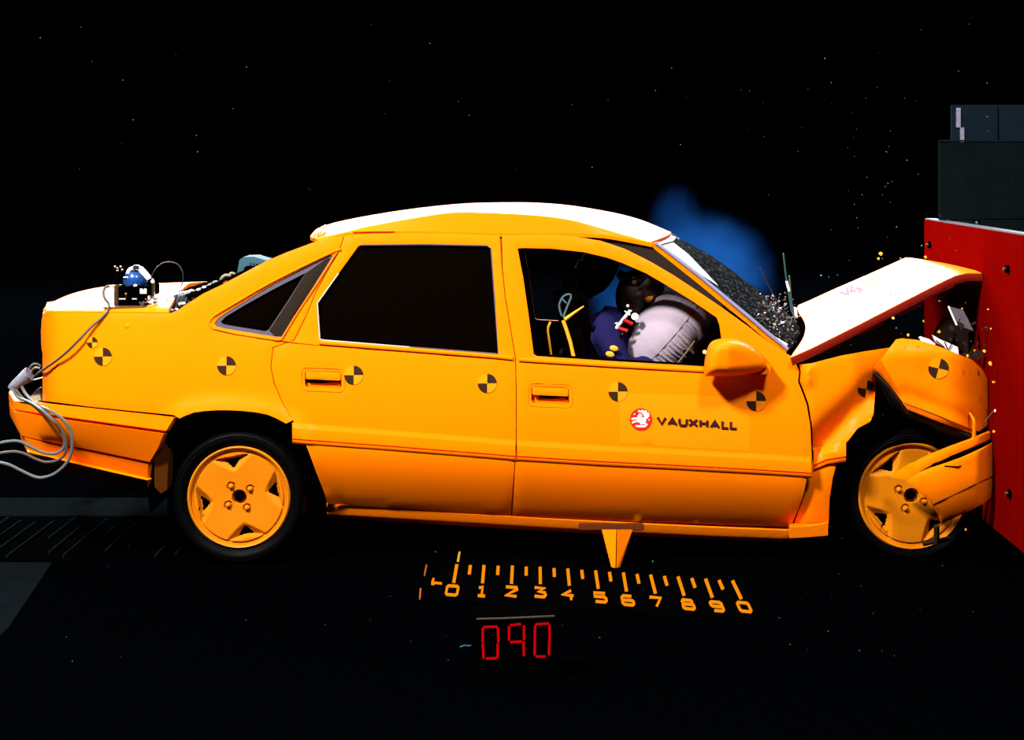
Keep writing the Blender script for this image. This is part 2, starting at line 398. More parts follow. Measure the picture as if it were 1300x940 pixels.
# --- rear door
def win_hole(p): return p
rwin = [(403, 385), (430, 347), (455, 312.5), (459, 311.3), (540, 310.6), (618, 312), (623.5, 316), (628, 380), (632.5, 449.5), (520, 441), (409, 432), (406, 430)]
def hrect(x0, y0, x1, y1, sl=0.045, r=4):
    pts = []
    for cx, cy, a0 in ((x1-r, y0+r, -90), (x1-r, y1-r, 0), (x0+r, y1-r, 90), (x0+r, y0+r, 180)):
        for k in range(4):
            g = math.radians(a0+30*k); pts.append((cx+r*math.cos(g), cy+r*math.sin(g)))
    return [(x, y+(x-(x0+x1)/2)*sl) for x, y in pts]
rdoor_out = [(437.5, 300), (470, 297.5), (505, 296.5), (568, 297), (600, 298), (634, 299.5), (637, 340), (641, 378), (648, 420), (654, 455), (655, 500), (655, 558), (652.5, 600), (650, 630), (648.5, 655.5), (560, 649.5), (490, 645), (416, 640),
    (411, 624), (401.5, 600), (393.5, 578), (386.5, 560), (378.5, 547), (372.5, 535), (359, 511), (348.5, 486), (344.5, 466), (347, 442), (374, 432.5), (389.7, 401), (402, 370), (431.5, 318)]
rdoor = panel('rear_door', rdoor_out, bodyY, car, holes=[rwin, hrect(387, 471.5, 433.5, 493)])
def handle(parent, x0, y0, x1, y1, sy, sx):
    m = panel_mesh(hrect(x0-1, y0-1, x1+1, y1+1), off(0.022), thick=0.006, step=6, m=M()); m.build('handle_recess', [PAINT, BLACK], parent)
    m = panel_mesh(hrect(x0+1.2, y0+1, x1-1.2, sy, r=2), off(-0.004), thick=0.014, step=6, m=M()); m.build('door_handle', [PAINT, BLACK], parent)
    m = panel_mesh(hrect(sx, sy, x1-1.5, sy+4.5, r=1), off(0.019), thick=0.002, step=6, m=M()); m.build('handle_slot', [BLACK, BLACK], parent)
    m = M(); r = hrect(x0-4, y0-4, x1+4, y1+4, r=7); r.append(r[0]); m.tube([P(x, y, bodyY(x, y)+0.0005) for x, y in r], 0.0018, 6); m.build('handle_surround', PAINT2, parent)
handle(rdoor, 387, 471.5, 433.5, 493, 482.5, 388.5)
rg = panel('window_glass', rwin, off(0.014), rdoor, mats=[DGLASS, DGLASS], thick=0.004, mir=False, step=20); mirror(rg, car)
m = M(); r = rwin+[rwin[0]]; m.tube([P(x, y, bodyY(x, y)+0.003) for x, y in r[-4:]+r[1:2]], 0.003, 6); m.build('window_trim', PALE, rdoor)
m = M(); m.tube([P(x, y, bodyY(x, y)+0.004) for x, y in r[3:8]+r[8:10]], 0.003, 6); m.build('window_seal', SEAL, rdoor)
def strip(name, line, prof, parent, mats=PAINT, n=24, yoff=0.0, mir=False, thick=(0, 0.02, 0)):
    """a moulding: line = upper edge in picture coordinates; prof = (drop in px, out in m)"""
    rows = []
    ln2 = resample([Vector((x, y, 0)) for x, y in line], n)
    for d, o in prof: rows.append([P(q.x, q.y+d, bodyY(q.x, q.y+d)+o+yoff) for q in ln2])
    ob = loft(rows, thick=thick).build(name, mats, parent)
    if mir: mirror(ob)
    return ob
BELTP = [(0, 0.008), (0.8, -0.006), (3, -0.010), (5, -0.008), (6.3, 0.004), (7, 0.008)]
strip('belt_molding', [(405, 432), (520, 441), (634, 450), (651, 452)], BELTP, rdoor)
strip('belt_line_molding', [(357, 431.5), (374, 434), (404, 437.5)], [(0, .005), (1, -.004), (3, .005)], rdoor)
MOLDP = [(0, 0.002), (0.6, -0.003), (2.2, -0.004), (6.6, -0.010), (7.4, -0.0105), (20, -0.008), (20.8, -0.001), (21.6, -0.001), (22.2, -0.007), (24.6, -0.006), (26.0, -0.002), (27.0, 0.003)]
strip('side_molding', [(371, 537), (500, 546.5), (600, 554.5), (654.3, 559)], MOLDP, rdoor, n=40)

# --- front door
fwin = [(657, 315.5), (665, 315), (700, 315.8), (740, 320), (770, 327), (790, 334), (820, 347), (850, 364.5), (880, 383), (910, 403.5), (913.5, 413), (916, 430), (905, 464.5), (894, 465.5), (780, 459), (682, 452.5), (677.5, 450), (671, 400), (664, 352)]
fdoor_out = [(637.5, 299.6), (686, 298), (710, 298.7), (732, 301), (763, 306), (794, 316.5), (825, 332), (855, 349.5), (886, 370), (917, 391), (948, 413.5), (975, 434), (998, 449), (1005, 453), (1010.5, 460), (1014.5, 472), (1013, 485), (1019, 500), (1024, 514), (1028.5, 540), (1030.5, 580), (1028, 596), (1024.5, 608), (1019, 632), (1010, 655), (1004, 669), (960, 668), (900, 666), (800, 662), (700, 657.5), (650.5, 655.5), (652, 630), (653.6, 600), (656.1, 558), (656.1, 500), (655.1, 455), (649.1, 420), (642.1, 378), (638.2, 340)]
fdoor = panel('front_door', fdoor_out, bodyY, car, holes=[fwin, hrect(674.5, 491.5, 722.5, 513)], step=9)
handle(fdoor, 674.5, 491.5, 722.5, 513, 502.5, 684)
strip('belt_molding', [(659, 453.5), (682, 455), (780, 461), (897, 467.5)], BELTP, fdoor)
strip('side_molding', [(656.6, 559), (760, 565.5), (860, 570.5), (960, 576), (1030, 580.5)], MOLDP, fdoor, n=50)
strip('window_seal', [(677, 449.5), (780, 456.5), (900, 463.5)], [(0, 0.012), (2, 0.004), (3, 0.012)], fdoor, mats=BLACK)
# door mirror
mir_out = spl([(895, 477), (895.5, 466), (898, 450), (901.5, 440), (908, 434), (921, 431.5), (937, 432), (952, 438), (965, 448), (975, 459), (977.5, 466), (973, 472), (958, 475.5), (937, 477.5), (915, 478), (896, 478)], 2)
def mirY(x, y):
    d = dpoly(x, y, mir_out); e = min(1, d/13.0); base = lerp(-0.075, 0.0, max(0, min(1, (x-925)/52)))
    return base+0.02-0.085*math.sqrt(max(0, 1-(1-e)**2))
mm = panel_mesh(mir_out, mirY, thick=0.05, step=4.5, roll=0.0).build('door_mirror', [PAINT, PAINT2], fdoor, angle=50); mirror(mm, car)
m = M(); m.prism([P(930, 440, 0.03), P(976, 462, 0.02), P(974, 473, 0.02), P(930, 474, 0.03)], (0, -0.06, 0)); m.build('mirror_foot', PAINT, fdoor)

for nm_, line in (('door_jamb', [(436, 303), (431, 318), (401.5, 370), (389, 401), (373.5, 432), (346.5, 442), (344, 466), (348, 486), (358.5, 511), (370, 531)]), ('door_jamb', [(636, 303), (642, 378), (649, 420), (654.6, 455), (655.6, 500), (655.6, 558), (653, 600), (650, 650)])):
    ln2 = resample([Vector((x, y, 0)) for x, y in line], 40)
    ob = loft([[P(q.x-5, q.y, bodyY(q.x-5, q.y)+.0185) for q in ln2], [P(q.x+5, q.y, bodyY(q.x+5, q.y)+.0185) for q in ln2]], thick=(0, .004, 0)).build(nm_, PAINT2, car); mirror(ob)
# crash targets (stickers) on the flank
def fit(Yf, x, y, d=-0.0022): return P(x, y, Yf(x, y)+d)
def target(parent, cx, cy, r, rot=0, Yf=bodyY, light=True, d=0.0):
    m = M()
    for q in range(4):
        dark = q in (0, 2)
        if not dark and not light: continue
        vs = [fit(Yf, cx, cy, -0.0025-d)]; K = 7
        sh = (1.2, 0) if q == 0 else ((-0.8, 0) if q == 2 else (0, 0))
        for k in range(K+1):
            g = math.radians(rot+90*q+90*k/K); vs.append(fit(Yf, cx+r*math.cos(g), cy-r*math.sin(g), -0.0025-d))
        n = len(vs); bk = [v+Vector((0, 0.0015, 0)) for v in vs]
        m.add(vs+bk, [(0, k, k+1) for k in range(1, K+1)]+[(k, k+n, k+1+n, k+1) for k in range(1, K+1)]+[(0, n, n+1, 1), (0, K+1, n+K+1, n)], 1 if dark else 0)
    return m.build('crash_target', [TGT, TGTB], parent, smooth=False)
target(quarter, 117, 435, 7); target(quarter, 130.5, 453, 11.5); target(quarter, 287.5, 464.5, 12)
target(rdoor, 449, 476.5, 12.2); target(rdoor, 618.5, 487, 12.2); target(fdoor, 784.5, 497.5, 12.2); target(fdoor, 960, 509.5, 12.5)

# sign on the front door
sg = panel_mesh([(786.5, 499.5), (870, 502), (953, 505.5), (952.5, 540), (951.5, 573.5), (870, 568.5), (787, 563)], off(-0.0014), thick=0.002, step=12, roll=0.0008).build('sign_panel', [SIGNP, SIGNP], fdoor)
sg['label'] = 'orange magnetic sign sheet on the door'
def stroke(m, pts, w, place, mi=0, closed=False):
    pts = [Vector((p[0], p[1])) for p in pts]; n = len(pts)
    L = []; R = []
    for i in range(n):
        if closed: a = pts[i-1]; b = pts[(i+1) % n]
        else: a = pts[max(0, i-1)]; b = pts[min(n-1, i+1)]
        d1 = (pts[i]-a); d2 = (b-pts[i])
        if d1.length < 1e-9: d1 = d2
        if d2.length < 1e-9: d2 = d1
        d1.normalize(); d2.normalize(); t = (d1+d2)
        if t.length < 1e-6: t = d1
        t.normalize(); nn = Vector((-t.y, t.x)); k = w/2/max(0.8, abs(nn.dot(Vector((-d1.y, d1.x)))))
        L.append(pts[i]+nn*k); R.append(pts[i]-nn*k)
    seg = range(n if closed else n-1)
    for i in seg:
        j = (i+1) % n; q = [L[i], L[j], R[j], R[i]]
        f = [place(p.x, p.y, 0) for p in q]; b = [place(p.x, p.y, 1) for p in q]
        m.add(f+b, [(0, 1, 2, 3), (7, 6, 5, 4), (0, 4, 5, 1), (1, 5, 6, 2), (2, 6, 7, 3), (3, 7, 4, 0)], mi)
    return m
LET = {'V': ([[(0, 0), (.5, 1), (1, 0)]], 1), 'A': ([[(0, 1), (.5, 0), (1, 1)], [(.22, .68), (.78, .68)]], 1), 'U': ([[(0, 0), (0, .7), (.15, 1), (.75, 1), (.9, .7), (.9, 0)]], .9),
       'X': ([[(0, 0), (1, 1)], [(1, 0), (0, 1)]], 1), 'H': ([[(0, 0), (0, 1)], [(.85, 0), (.85, 1)], [(0, .5), (.85, .5)]], .85), 'L': ([[(0, 0), (0, 1), (.72, 1)]], .72)}
xs = {0: 834.8, 1: 848.5, 2: 862.6, 3: 875, 4: 889.2, 5: 902.5, 6: 917.2, 7: 927.8}
lt = M(); WL = 10.2; HL = 8.4
for i, ch in enumerate('VAUXHALL'):
    for st in LET[ch][0]:
        def pl(x, y, b, i=i, z=[0]):
            X = xs[i]+x; Yp = 530+(X-834)*0.062+y; return fit(bodyY, X, Yp, -0.0052 if not b else -0.0035)
        stroke(lt, [(x*WL, y*HL) for x, y in st], 3.2, pl)
lt.build('lettering', LETTER, fdoor, smooth=False)['label'] = 'maroon capitals of the maker on the door sign'
em = M(); ex, ey = 813.6, 532.6
def disc(m, cx, cy, r, d, mi, n=28):
    vs = [fit(bodyY, cx+r*math.cos(2*math.pi*k/n), cy+r*math.sin(2*math.pi*k/n), d) for k in range(n)]
    m.prism(vs, (0, 0.001, 0), mi)
disc(em, ex, ey, 14, -0.0045, 0)
def gq2(x, y): return (ex+(x-242)*0.139, ey+(y-235)*0.139)
def epl(x, y, b): return fit(bodyY, x, y, -0.0062 if not b else -0.005)
for st, wd in (([(285, 228), (275, 190), (250, 166), (216, 158)], 2.0), ([(290, 225), (287, 188), (268, 162), (248, 154)], 1.6), ([(293, 225), (302, 190), (290, 165), (278, 156)], 1.5),
    ([(296, 228), (315, 200), (308, 175)], 1.5), ([(280, 235), (250, 232), (190, 228), (158, 232)], 2.3), ([(215, 250), (178, 258), (163, 268)], 2.0), ([(214, 215), (232, 190), (250, 205)], 2.2),
    ([(240, 210), (232, 240), (228, 262)], 4.6), ([(262, 222), (272, 245), (262, 262), (235, 265)], 5.0), ([(195, 295), (235, 300), (280, 298), (296, 282), (268, 268)], 2.3), ([(178, 187), (187, 187)], 1.3), ([(313, 240), (322, 240)], 1.3)):
    stroke(em, [gq2(*p) for p in st], wd, epl, 1)
em.build('emblem', [LOGOR, LOGOW], fdoor, smooth=False)['label'] = 'red round emblem with a white winged beast'

# --- sill
def sillrows(line, prof, n=40):
    ln2 = resample([Vector((x, y, 0)) for x, y in line], n); h = line
    return [[P(q.x, q.y+d*((q.x*0+1)), Y) for q in ln2] for d, Y in prof]
sl = loft(sillrows([(415, 639.5), (700, 656.6), (800, 662), (900, 667), (1005, 671)], [(-3, 0.19), (-.5, 0.165), (1.0, 0.132), (3.0, 0.124), (4.2, 0.126), (12, 0.134), (16.5, 0.148), (18.5, 0.18)]), thick=(0, 0.08, 0)).build('sill', PAINT2, car); mirror(sl)

# --- tail, bumper
def tailrow(y0, X0c, zc=None):
    """from the near corner round to the centre plane"""
    a = P(54 if y0 > 398 else 58, y0, bodyY(54, y0)+0.01); c_ = Vector((X0c, CY, a.z if zc is None else zc))
    out = []
    for k in range(9):
        t = k/8; out.append(Vector((lerp(a.x, c_.x, t), lerp(a.y, c_.y, t), lerp(a.z, c_.z, t))))
    return out
tp = loft([tailrow(399, -2.19), tailrow(430, -2.21), tailrow(462, -2.17)], thick=(0.012, 0, 0)).build('tail_panel', PAINT, car); mirror(tp)
tp = loft([tailrow(462, -2.10), tailrow(512, -2.12)], thick=(0.012, 0, 0)).build('tail_recess', BLACK, car); mirror(tp)
m = M(); m.prism([P(35, 507, 0.28), P(47, 494, 0.34), P(50, 493, 0.34), P(52, 510, 0.28)], (0, 0.05, 0)); m.build('plate_bracket', mat('buff_bracket', (.5, .36, .2), .6), car)
def bumpY(x): return 0.0+(0.30*((62-x)/44)**2.2 if x < 62 else 0)+(0.02*((230-x)/170) if x > 62 else 0.02)
bl = [  # (line over x, out)
    ([(18.5, 508), (53, 511), (113, 517.5), (222, 529)], 0.03), ([(18, 509.5), (53, 512.5), (113, 519), (221, 530.5)], -0.022),
    ([(18, 519.5), (53, 525), (113, 533.5), (211, 547)], -0.026), ([(18.3, 520.5), (53, 526.3), (113, 534.8), (210, 548.3)], 0.004), ([(18.5, 522), (53, 528), (113, 536.5), (209, 549.8)], 0.004), ([(18.5, 523), (53, 529), (113, 537.5), (208, 551)], -0.026),
    ([(19.5, 540), (53, 550), (113, 558), (200, 570)], 0.004), ([(27, 553.5), (53, 559), (113, 570.5), (190, 586.5)], 0.034), ([(30, 555.5), (53, 560.5), (113, 572), (189, 588)], 0.052), ([(32, 557), (55, 562), (113, 573.5), (188, 589.5)], 0.045),
    ([(34, 571), (60, 577.5), (113, 590), (187, 607)], 0.075), ([(35, 574), (60, 580), (113, 593), (187, 610)], 0.045), ([(36, 576), (60, 582.5), (113, 595.5), (187, 612)], 0.055), ([(46, 586), (72, 596), (113, 608.5), (150, 621), (187, 627)], 0.13)]
rows = []
for line, o_ in bl:
    ln2 = resample([Vector((x, y, 0)) for x, y in line], 34)
    r = [P(q.x, q.y, bumpY(q.x)+o_) for q in ln2]
    z0 = r[0].z; cX = -2.335+max(0, (line[0][0]-18))/285
    r = [Vector((cX, CY, z0)), Vector((lerp(cX, r[0].x, .35), lerp(CY, r[0].y, .5), z0)), Vector((lerp(cX, r[0].x, .8), lerp(CY, r[0].y, .85), z0))]+r
    rows.append(r)
bp = loft(rows, thick=(0.01, 0.03, 0), bmi=1).build('rear_bumper', [PAINT, BLACK], car, angle=28); mirror(bp)

# --- trunk lid
near = spl([(57, 396), (66, 395.2), (100, 395.3), (160, 396), (214, 396.6)], 4); mid = spl([(60, 393), (75, 391), (110, 391), (160, 391), (216, 389)], 4)
cr = spl([(60, 391), (70, 382), (100, 370.5), (145, 363), (240, 360)], 4)
N = 40
r0 = resample([P(x, y, bodyY(x, 398)+0.004) for x, y in near], N); r1 = resample([P(x, y, bodyY(x, 398)+0.05) for x, y in mid], N)
crow = resample([P(x, y, CY) for x, y in cr], N)
rows = [r0, [a.lerp(b, .5)+Vector((0, 0, 0.004)) for a, b in zip(r0, r1)], r1]
for k in range(1, 9):
    t = k/8; u = 1-(1-t)**1.2
    rows.append([Vector((lerp(a.x, b.x, math.sin(t*math.pi/2)*0.5+t*0.5), lerp(a.y, b.y, t), lerp(a.z, b.z, u))) for a, b in zip(r1, crow)])
full = rows+[[Vector((p.x, 2*CY-p.y, p.z)) for p in r] for r in rows[-2::-1]]
loft(full, thick=(0, 0, -0.015), bmi=1).build('trunk_lid', [PAINT, BLACK], car, angle=50)
# rear window between trunk and roof
rwp = [P(240, 372, 0.2), P(300, 344, 0.22), P(350, 322, 0.24), P(400, 303, 0.26)]; rwc = [P(240, 361, CY), P(300, 347, CY), P(350, 326, CY), P(398, 300, CY)]
rows = []
for k in range(5):
    t = k/4; rows.append([Vector((lerp(a.x, b.x, math.sin(t*1.57)), lerp(a.y, b.y, t), lerp(a.z, b.z, t)-0.015)) for a, b in zip(rwp, rwc)])
full = rows+[[Vector((p.x, 2*CY-p.y, p.z)) for p in r] for r in rows[-2::-1]]
loft(full, thick=(0, 0, -0.006)).build('rear_window', DGLASS, car)

# --- roof
gut = spl([(404, 306), (426, 299.5), (445, 295.5), (506, 293.5), (568, 294.5), (640, 296.5), (700, 296), (763, 298), (800, 304), (828, 309.5)], 4)
cre = spl([(401, 303), (430, 296), (475, 286), (537, 275), (577, 269.8), (625, 270.5), (686, 274), (732, 281), (788, 297), (826, 307)], 4)
crw = spl([(396, 297.5), (402, 291), (430, 281.5), (491, 270), (560, 261.5), (620, 258), (686, 258), (745, 264), (805, 276.5), (852, 295)], 4)
g3 = [P(x, y, 0.162) for x, y in gut]; c3 = [P(x, y, lerp(0.172, 0.182, gauss(x-590, 150))) for x, y in cre]; w3 = [P(x, y, CY) for x, y in crw]
N = 60; g3 = resample(g3, N); c3 = resample(c3, N); w3 = resample(w3, N)
rows = [g3, [a.lerp(b, .5)+Vector((0, 0.0, 0.002)) for a, b in zip(g3, c3)], c3]
top = []
for k in range(1, 9):
    t = k/8; u = 1-(1-t)**1.6
    rows.append([Vector((lerp(a.x, b.x, math.sin(t*math.pi/2)*.6+t*.4), lerp(a.y, b.y, t), lerp(a.z, b.z, u))) for a, b in zip(c3, w3)])
full = rows+[[Vector((p.x, 2*CY-p.y, p.z)) for p in r] for r in rows[-2::-1]]
loft(full, thick=(0, 0, -0.014), bmi=1).build('roof', [PAINT, BLACK], car, angle=9)
m = M(); m.tube([P(x, y, 0.158) for x, y in ((448, 294.3), (470, 293.6), (500, 293.4))], 0.003, 6); m.build('roof_edge_glint', PAINT, car)
# wrinkles at the rear corner of the roof
m = M()
for dx in (0, 4.5, 8): m.tube([P(398+dx, 304-dx*.3, 0.21), P(400+dx, 297-dx*.5, 0.26), P(405+dx, 291-dx*.5, 0.42)], 0.006, 8, smooth=3)
m.build('roof_wrinkles', PAINT, car)

# --- A pillar with its gap, windscreen trim and glass
ap_o = [(824, 306), (828, 307), (855, 327), (886, 352.5), (917, 378.5), (948, 404.5), (972, 425), (998.5, 446)]
ap_i = [(998, 450), (972, 431), (948, 410.5), (917, 385.5), (886, 360), (855, 335.5), (826, 312.5)]
def apY(x, y): return lerp(0.168, 0.085, (x-826)/172)
panel('pillar', ap_o+ap_i, apY, car, thick=0.03, step=6)
g_ = panel('pillar_gap', [(700, 299), (763, 298), (800, 305), (828, 312), (855, 335), (886, 360), (917, 385), (917, 391), (886, 370), (855, 350), (825, 333), (794, 317), (763, 307), (730, 302)], lambda x, y: bodyY(x, y)+0.03, car, mats=[BROWNT, BLACK], step=8)
tr = [(831, 309.5), (845, 319.5), (886, 351), (917, 377), (948, 402.5), (972, 423), (999, 445)]
m = M(); m.tube([P(x+1.2, y-1.2, apY(x, y)-0.004) for x, y in tr], 0.0075, 8); m.build('windscreen_trim', LILAC, car)
m = M(); m.prism([P(829, 308, 0.24), P(840, 314.5, 0.25), P(849, 312, 0.5), P(858, 306, 0.8), P(862, 302.5, 0.85), P(857, 297, 0.85), P(851, 296, 0.85)], (0.005, 0, -0.012)); m.build('header_trim', LILAC, car)
wn = [P(x, y, apY(x, y)+0.01) for x, y in spl([(833, 311.5), (850, 322), (886, 350), (917, 376), (948, 401), (972, 422), (999, 444)], 3)]
wc = [P(x, y, CY) for x, y in spl([(857, 301), (880, 312), (905, 326), (932, 346), (962, 368), (990, 390), (1010, 408)], 3)]
wn = resample(wn, 20); wc = resample(wc, 20); rows = []
for k in range(9):
    t = k/8; rows.append([Vector((lerp(a.x, b.x, math.sin(t*math.pi/2)), lerp(a.y, b.y, t), lerp(a.z, b.z, t)+0.012*noise.noise(Vector((i*0.5, k*0.9, 0)))*(i/20)*(1 if 0 < k else 0))) for i, (a, b) in enumerate(zip(wn, wc))])
full = rows+[[Vector((p.x, 2*CY-p.y, p.z)) for p in r] for r in rows[-2::-1]]
ws = loft(full, thick=(0.003, 0, -0.006)).build('windscreen', CRAZED, car)
# white sliver painted as the lamp reflection along the glass edge
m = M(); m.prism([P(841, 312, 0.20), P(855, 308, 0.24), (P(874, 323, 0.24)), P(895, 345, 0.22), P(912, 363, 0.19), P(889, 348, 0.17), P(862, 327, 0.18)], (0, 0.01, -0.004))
m.build('glass_reflection', WHITE, ws, smooth=False)['label'] = 'white painted reflection along the glass edge'
m = M(); m.prism([P(969, 423, 0.12), P(973, 421.5, 0.13), P(1000, 437, 0.12), P(998, 441, 0.11)], (0, 0.01, 0)); m.build('glass_highlight', WHITE, ws, smooth=False)  # white strip painted as a highlight on the glass
# broken glass crumbs clinging to the lower corner
m = M()
for k in range(330):
    u = random.random(); x = random.gauss(988, 13); y = 372+u*72
    lim = 447-(1003-x)*0.83
    if y > lim or x > 1012+0*u or y < 372+(x-965)*0.45 and random.random() < .7: continue
    Y = random.uniform(0.06, 0.5); c_ = P(x, y, Y); r_ = random.uniform(0.002, 0.009)
    a_ = [c_+Vector((random.uniform(-1, 1), random.uniform(-1, 1), random.uniform(-1, 1)))*r_ for _ in range(4)]
    m.add(a_, [(0, 1, 2), (0, 2, 3), (0, 3, 1), (1, 3, 2)])
o = m.build('glass_crumbs', SHARD, ws, smooth=False); o['kind'] = 'stuff'
m = M()
for pts in (((994.5, 322), (997, 345), (1001, 372), (1005, 396)), ((1002, 350), (1004, 380), (1009, 408))):
    m.tube([P(x, y, 0.22) for x, y in pts], 0.0035, 6)
m.build('wiper_arm', mat('teal_metal', (0.10, 0.32, 0.34), 0.3, metal=0.6), car)
m = M(); m.tube([P(998.5, 357, 0.217), P(1002, 370, 0.217)], 0.005, 6); m.build('wiper_clip', WHITE, car)
m = M(); m.tube([P(x, y, 0.5) for x, y in ((965, 340), (975, 362), (984, 378), (990, 390))], 0.003, 5, smooth=3); m.build('torn_seal', CABLEB, car)
m = M(); m.prism([P(1008, 390, 0.2), P(1011.5, 391, 0.2), P(1012.5, 402, 0.2), P(1009.5, 402, 0.2)], (0, 0.01, 0)); m.build('hinge_edge', WHITE, car, smooth=False)

# --- hood
nearh = [P(x, y, Y) for x, y, Y in ((1003, 453, 0.02), (1030, 441, 0.03), (1090, 411, 0.05), (1150, 380, 0.07), (1190, 359.5, 0.09), (1212, 349, 0.11), (1228, 345.3, 0.13), (1246, 345.5, 0.14))]
farh = [P(x, y, 1.25) for x, y in ((1013, 388), (1030, 380.5), (1065, 364.5), (1100, 349.5), (1130, 336), (1150, 327), (1158, 327.5), (1167, 329))]
n1 = resample(nearh, 30); f1 = resample(farh, 30)
rows = []
for k in range(13):
    t = k/12; r = []
    for i, (a, b) in enumerate(zip(n1, f1)):
        q = a.lerp(b, t); e = i/29; q.z += 0.010*math.sin(math.pi*t)*(1-e*.5)
        q.x += (0.05*(1-e)**6)*math.sin(math.pi*min(1, t*1.15))*(1 if t < .87 else .3)
        if k == 0: q.z -= 0.004
        r.append(q)
    rows.append(r)
hd = loft(rows, thick=(0.004, 0, -0.012), bmi=1).build('hood', [PAINT, REDP], car, angle=40)
hd['label'] = 'bonnet buckled upward at its front edge, top surface glaring white'
m = loft([[p+Vector((0.000, -0.0035, -0.006)) for p in n1], [p+Vector((0.006, -0.002, -0.022)) for p in n1], [p+Vector((0.010, 0.008, -0.038)) for p in n1]], thick=(0.004, 0.010, 0)); m.build('hood_flange', REDP, hd)
for (x, y) in ((1038, 452), (1090, 425), (1140, 400), (1180, 377)):
    m = M(); m.tube([P(x, y, 0.1), P(x+30, y-14, 0.12)], 0.006, 6); m.build('hood_rib', REDP, hd)
# faint print on the hood
m = M()
def hoodpt(x, y, d=0.002): 
    best = None
    # intersect the pixel ray with the hood sheet
    o0 = Vector((0, CAM_Y, CAM_Z)); dr = (P(x, y, 0)-o0)
    for j in range(len(rows)-1):
        for i in range(29):
            for tri in ((rows[j][i], rows[j][i+1], rows[j+1][i+1]), (rows[j][i], rows[j+1][i+1], rows[j+1][i])):
                from mathutils.geometry import intersect_ray_tri
                h = intersect_ray_tri(*tri, dr, o0, True)
                if h: return h+Vector((-0.4*d, 0, d))
    return P(x, y, 0.6)
FAINT = mat('faint_print', (0.62, 0.30, 0.40), 0.8, spec=0.0)
FAINT2 = mat('faint_print_orange', (0.95, 0.8, 0.5), 0.8, spec=0.0)
for pts, w_, mi_ in (([(1067, 371), (1075, 374)], 1.5, 0), ([(1075, 365), (1077, 374)], 1.5, 0), ([(1082, 362), (1080, 370), (1086, 370)], 1.5, 0), ([(1087, 365), (1094, 369)], 1.8, 0), ([(1093, 366), (1091, 373)], 1.2, 0),
    ([(1096, 361), (1120, 350)], 0.9, 1), ([(1098, 364), (1122, 353)], 0.9, 1), ([(1100, 367), (1124, 356)], 0.9, 1), ([(1095, 358), (1112, 350)], 0.9, 1)):
    q = [hoodpt(x, y) for x, y in pts]
    for a_, b_ in zip(q, q[1:]):
        dv = (b_-a_).normalized().cross(Vector((-.4, 0, .9))).normalized()*w_*0.004
        m.prism([a_-dv, b_-dv, b_+dv, a_+dv], (0.0008, 0, -0.0016), mi_)
m.build('hood_print', [FAINT, FAINT2], hd, smooth=False)['label'] = 'faint violet and orange print on the bonnet'

# --- front fender, rear half
def fendY(x, y):
    Y = 0.035-0.03*math.exp(-((y-520)/60)**2)
    Y += 0.055*gauss(dseg(x, y, (1112, 492), (1034, 572)), 17)*(1 if y < 572 else 0.6)
    Y += 0.03*max(0, (x-1085)/30)+0.045*max(0, (y-600)/60)**1.5
    if x < 1030: Y += 0.03*((1030-x)/20)
    Y -= 0.022*gauss(dseg(x, y, (1025, 472), (1026, 485)), 6)
    return Y
fend = panel('front_fender', [(1015, 463.5), (1030, 462), (1069, 452), (1100, 446.5), (1130, 442), (1122, 456), (1112, 469), (1112, 485), (1109, 526), (1104, 536), (1089, 544), (1076, 560.5), (1068.5, 570), (1062, 589), (1057, 608), (1053, 635), (1052, 662.5), (1028, 664), (1007, 667), (1009, 662), (1021, 632), (1026.5, 608), (1032.5, 580), (1031, 540), (1027, 514), (1022, 500), (1016, 485), (1017, 472)], fendY, car, step=6)
target(fend, 1100, 494, 11, rot=-8, Yf=fendY, light=False)
fm = M()
def fsec(line, prof, n=10):
    ln2 = resample([Vector((x, y, 0)) for x, y in line], n); return [[P(q.x, q.y+d, fendY(q.x, q.y+d)+o_) for q in ln2] for d, o_ in prof]
loft(fsec([(1033, 571.5), (1050, 564), (1074, 560.5)], [(0, .004), (1, -.012), (12, -.014), (19, -.012), (20, 0), (21, 0), (22, -.016), (25, -.012), (26.5, .006)]), fm, thick=(0, .02, 0)); fm.build('side_molding', PAINT, fend)
sl2 = loft([[P(1005, 668, .10), P(1030, 665, .10), P(1052, 662, .10)], [P(1004, 670, .045), P(1030, 668.5, .045), P(1051.5, 664.5, .045)], [P(1003, 683.5, .055), P(1030, 682, .055), P(1051, 680, .055)], [P(1003, 684, .10), P(1030, 683, .10), P(1051, 681, .10)]], thick=(0, 0.05, 0)).build('sill_end', PAINT2, car); mirror(sl2)

# --- front fender, crumpled front half
cf_out = [(1138, 431.5), (1145, 430), (1165, 432), (1186, 438), (1205, 445), (1220, 451.5), (1234, 457), (1246, 468), (1254, 481.5), (1256, 497), (1256, 515), (1254, 540), (1243, 548), (1235, 546), (1192, 528), (1146, 511), (1131, 491), (1118, 477), (1109, 468.5), (1119, 457), (1129, 443)]
def cfY(x, y):
    sgn = (x-1119)*(512-457)-(y-457)*(1146-1119)          # >0 : right of the fold line
    d = sgn/math.hypot(55, 27)
    Y = -0.045
    if d < 0: Y += 0.006*(-d)
    else: Y += -0.035*(1-math.exp(-d/30))
    Y += 0.0016*max(0, 452-y)**1.35*0.35+0.00016*max(0, x-1205)**1.75
    Y += 0.012*gauss(dseg(x, y, (1150, 500), (1236, 536)), 9)+0.006*noise.noise(Vector((x*.03, y*.03, 0)))
    return Y
cf = panel('crumpled_fender', cf_out, cfY, car, step=5.5, thick=0.008)
target(cf, 1191.5, 468, 13, rot=-14, Yf=cfY)
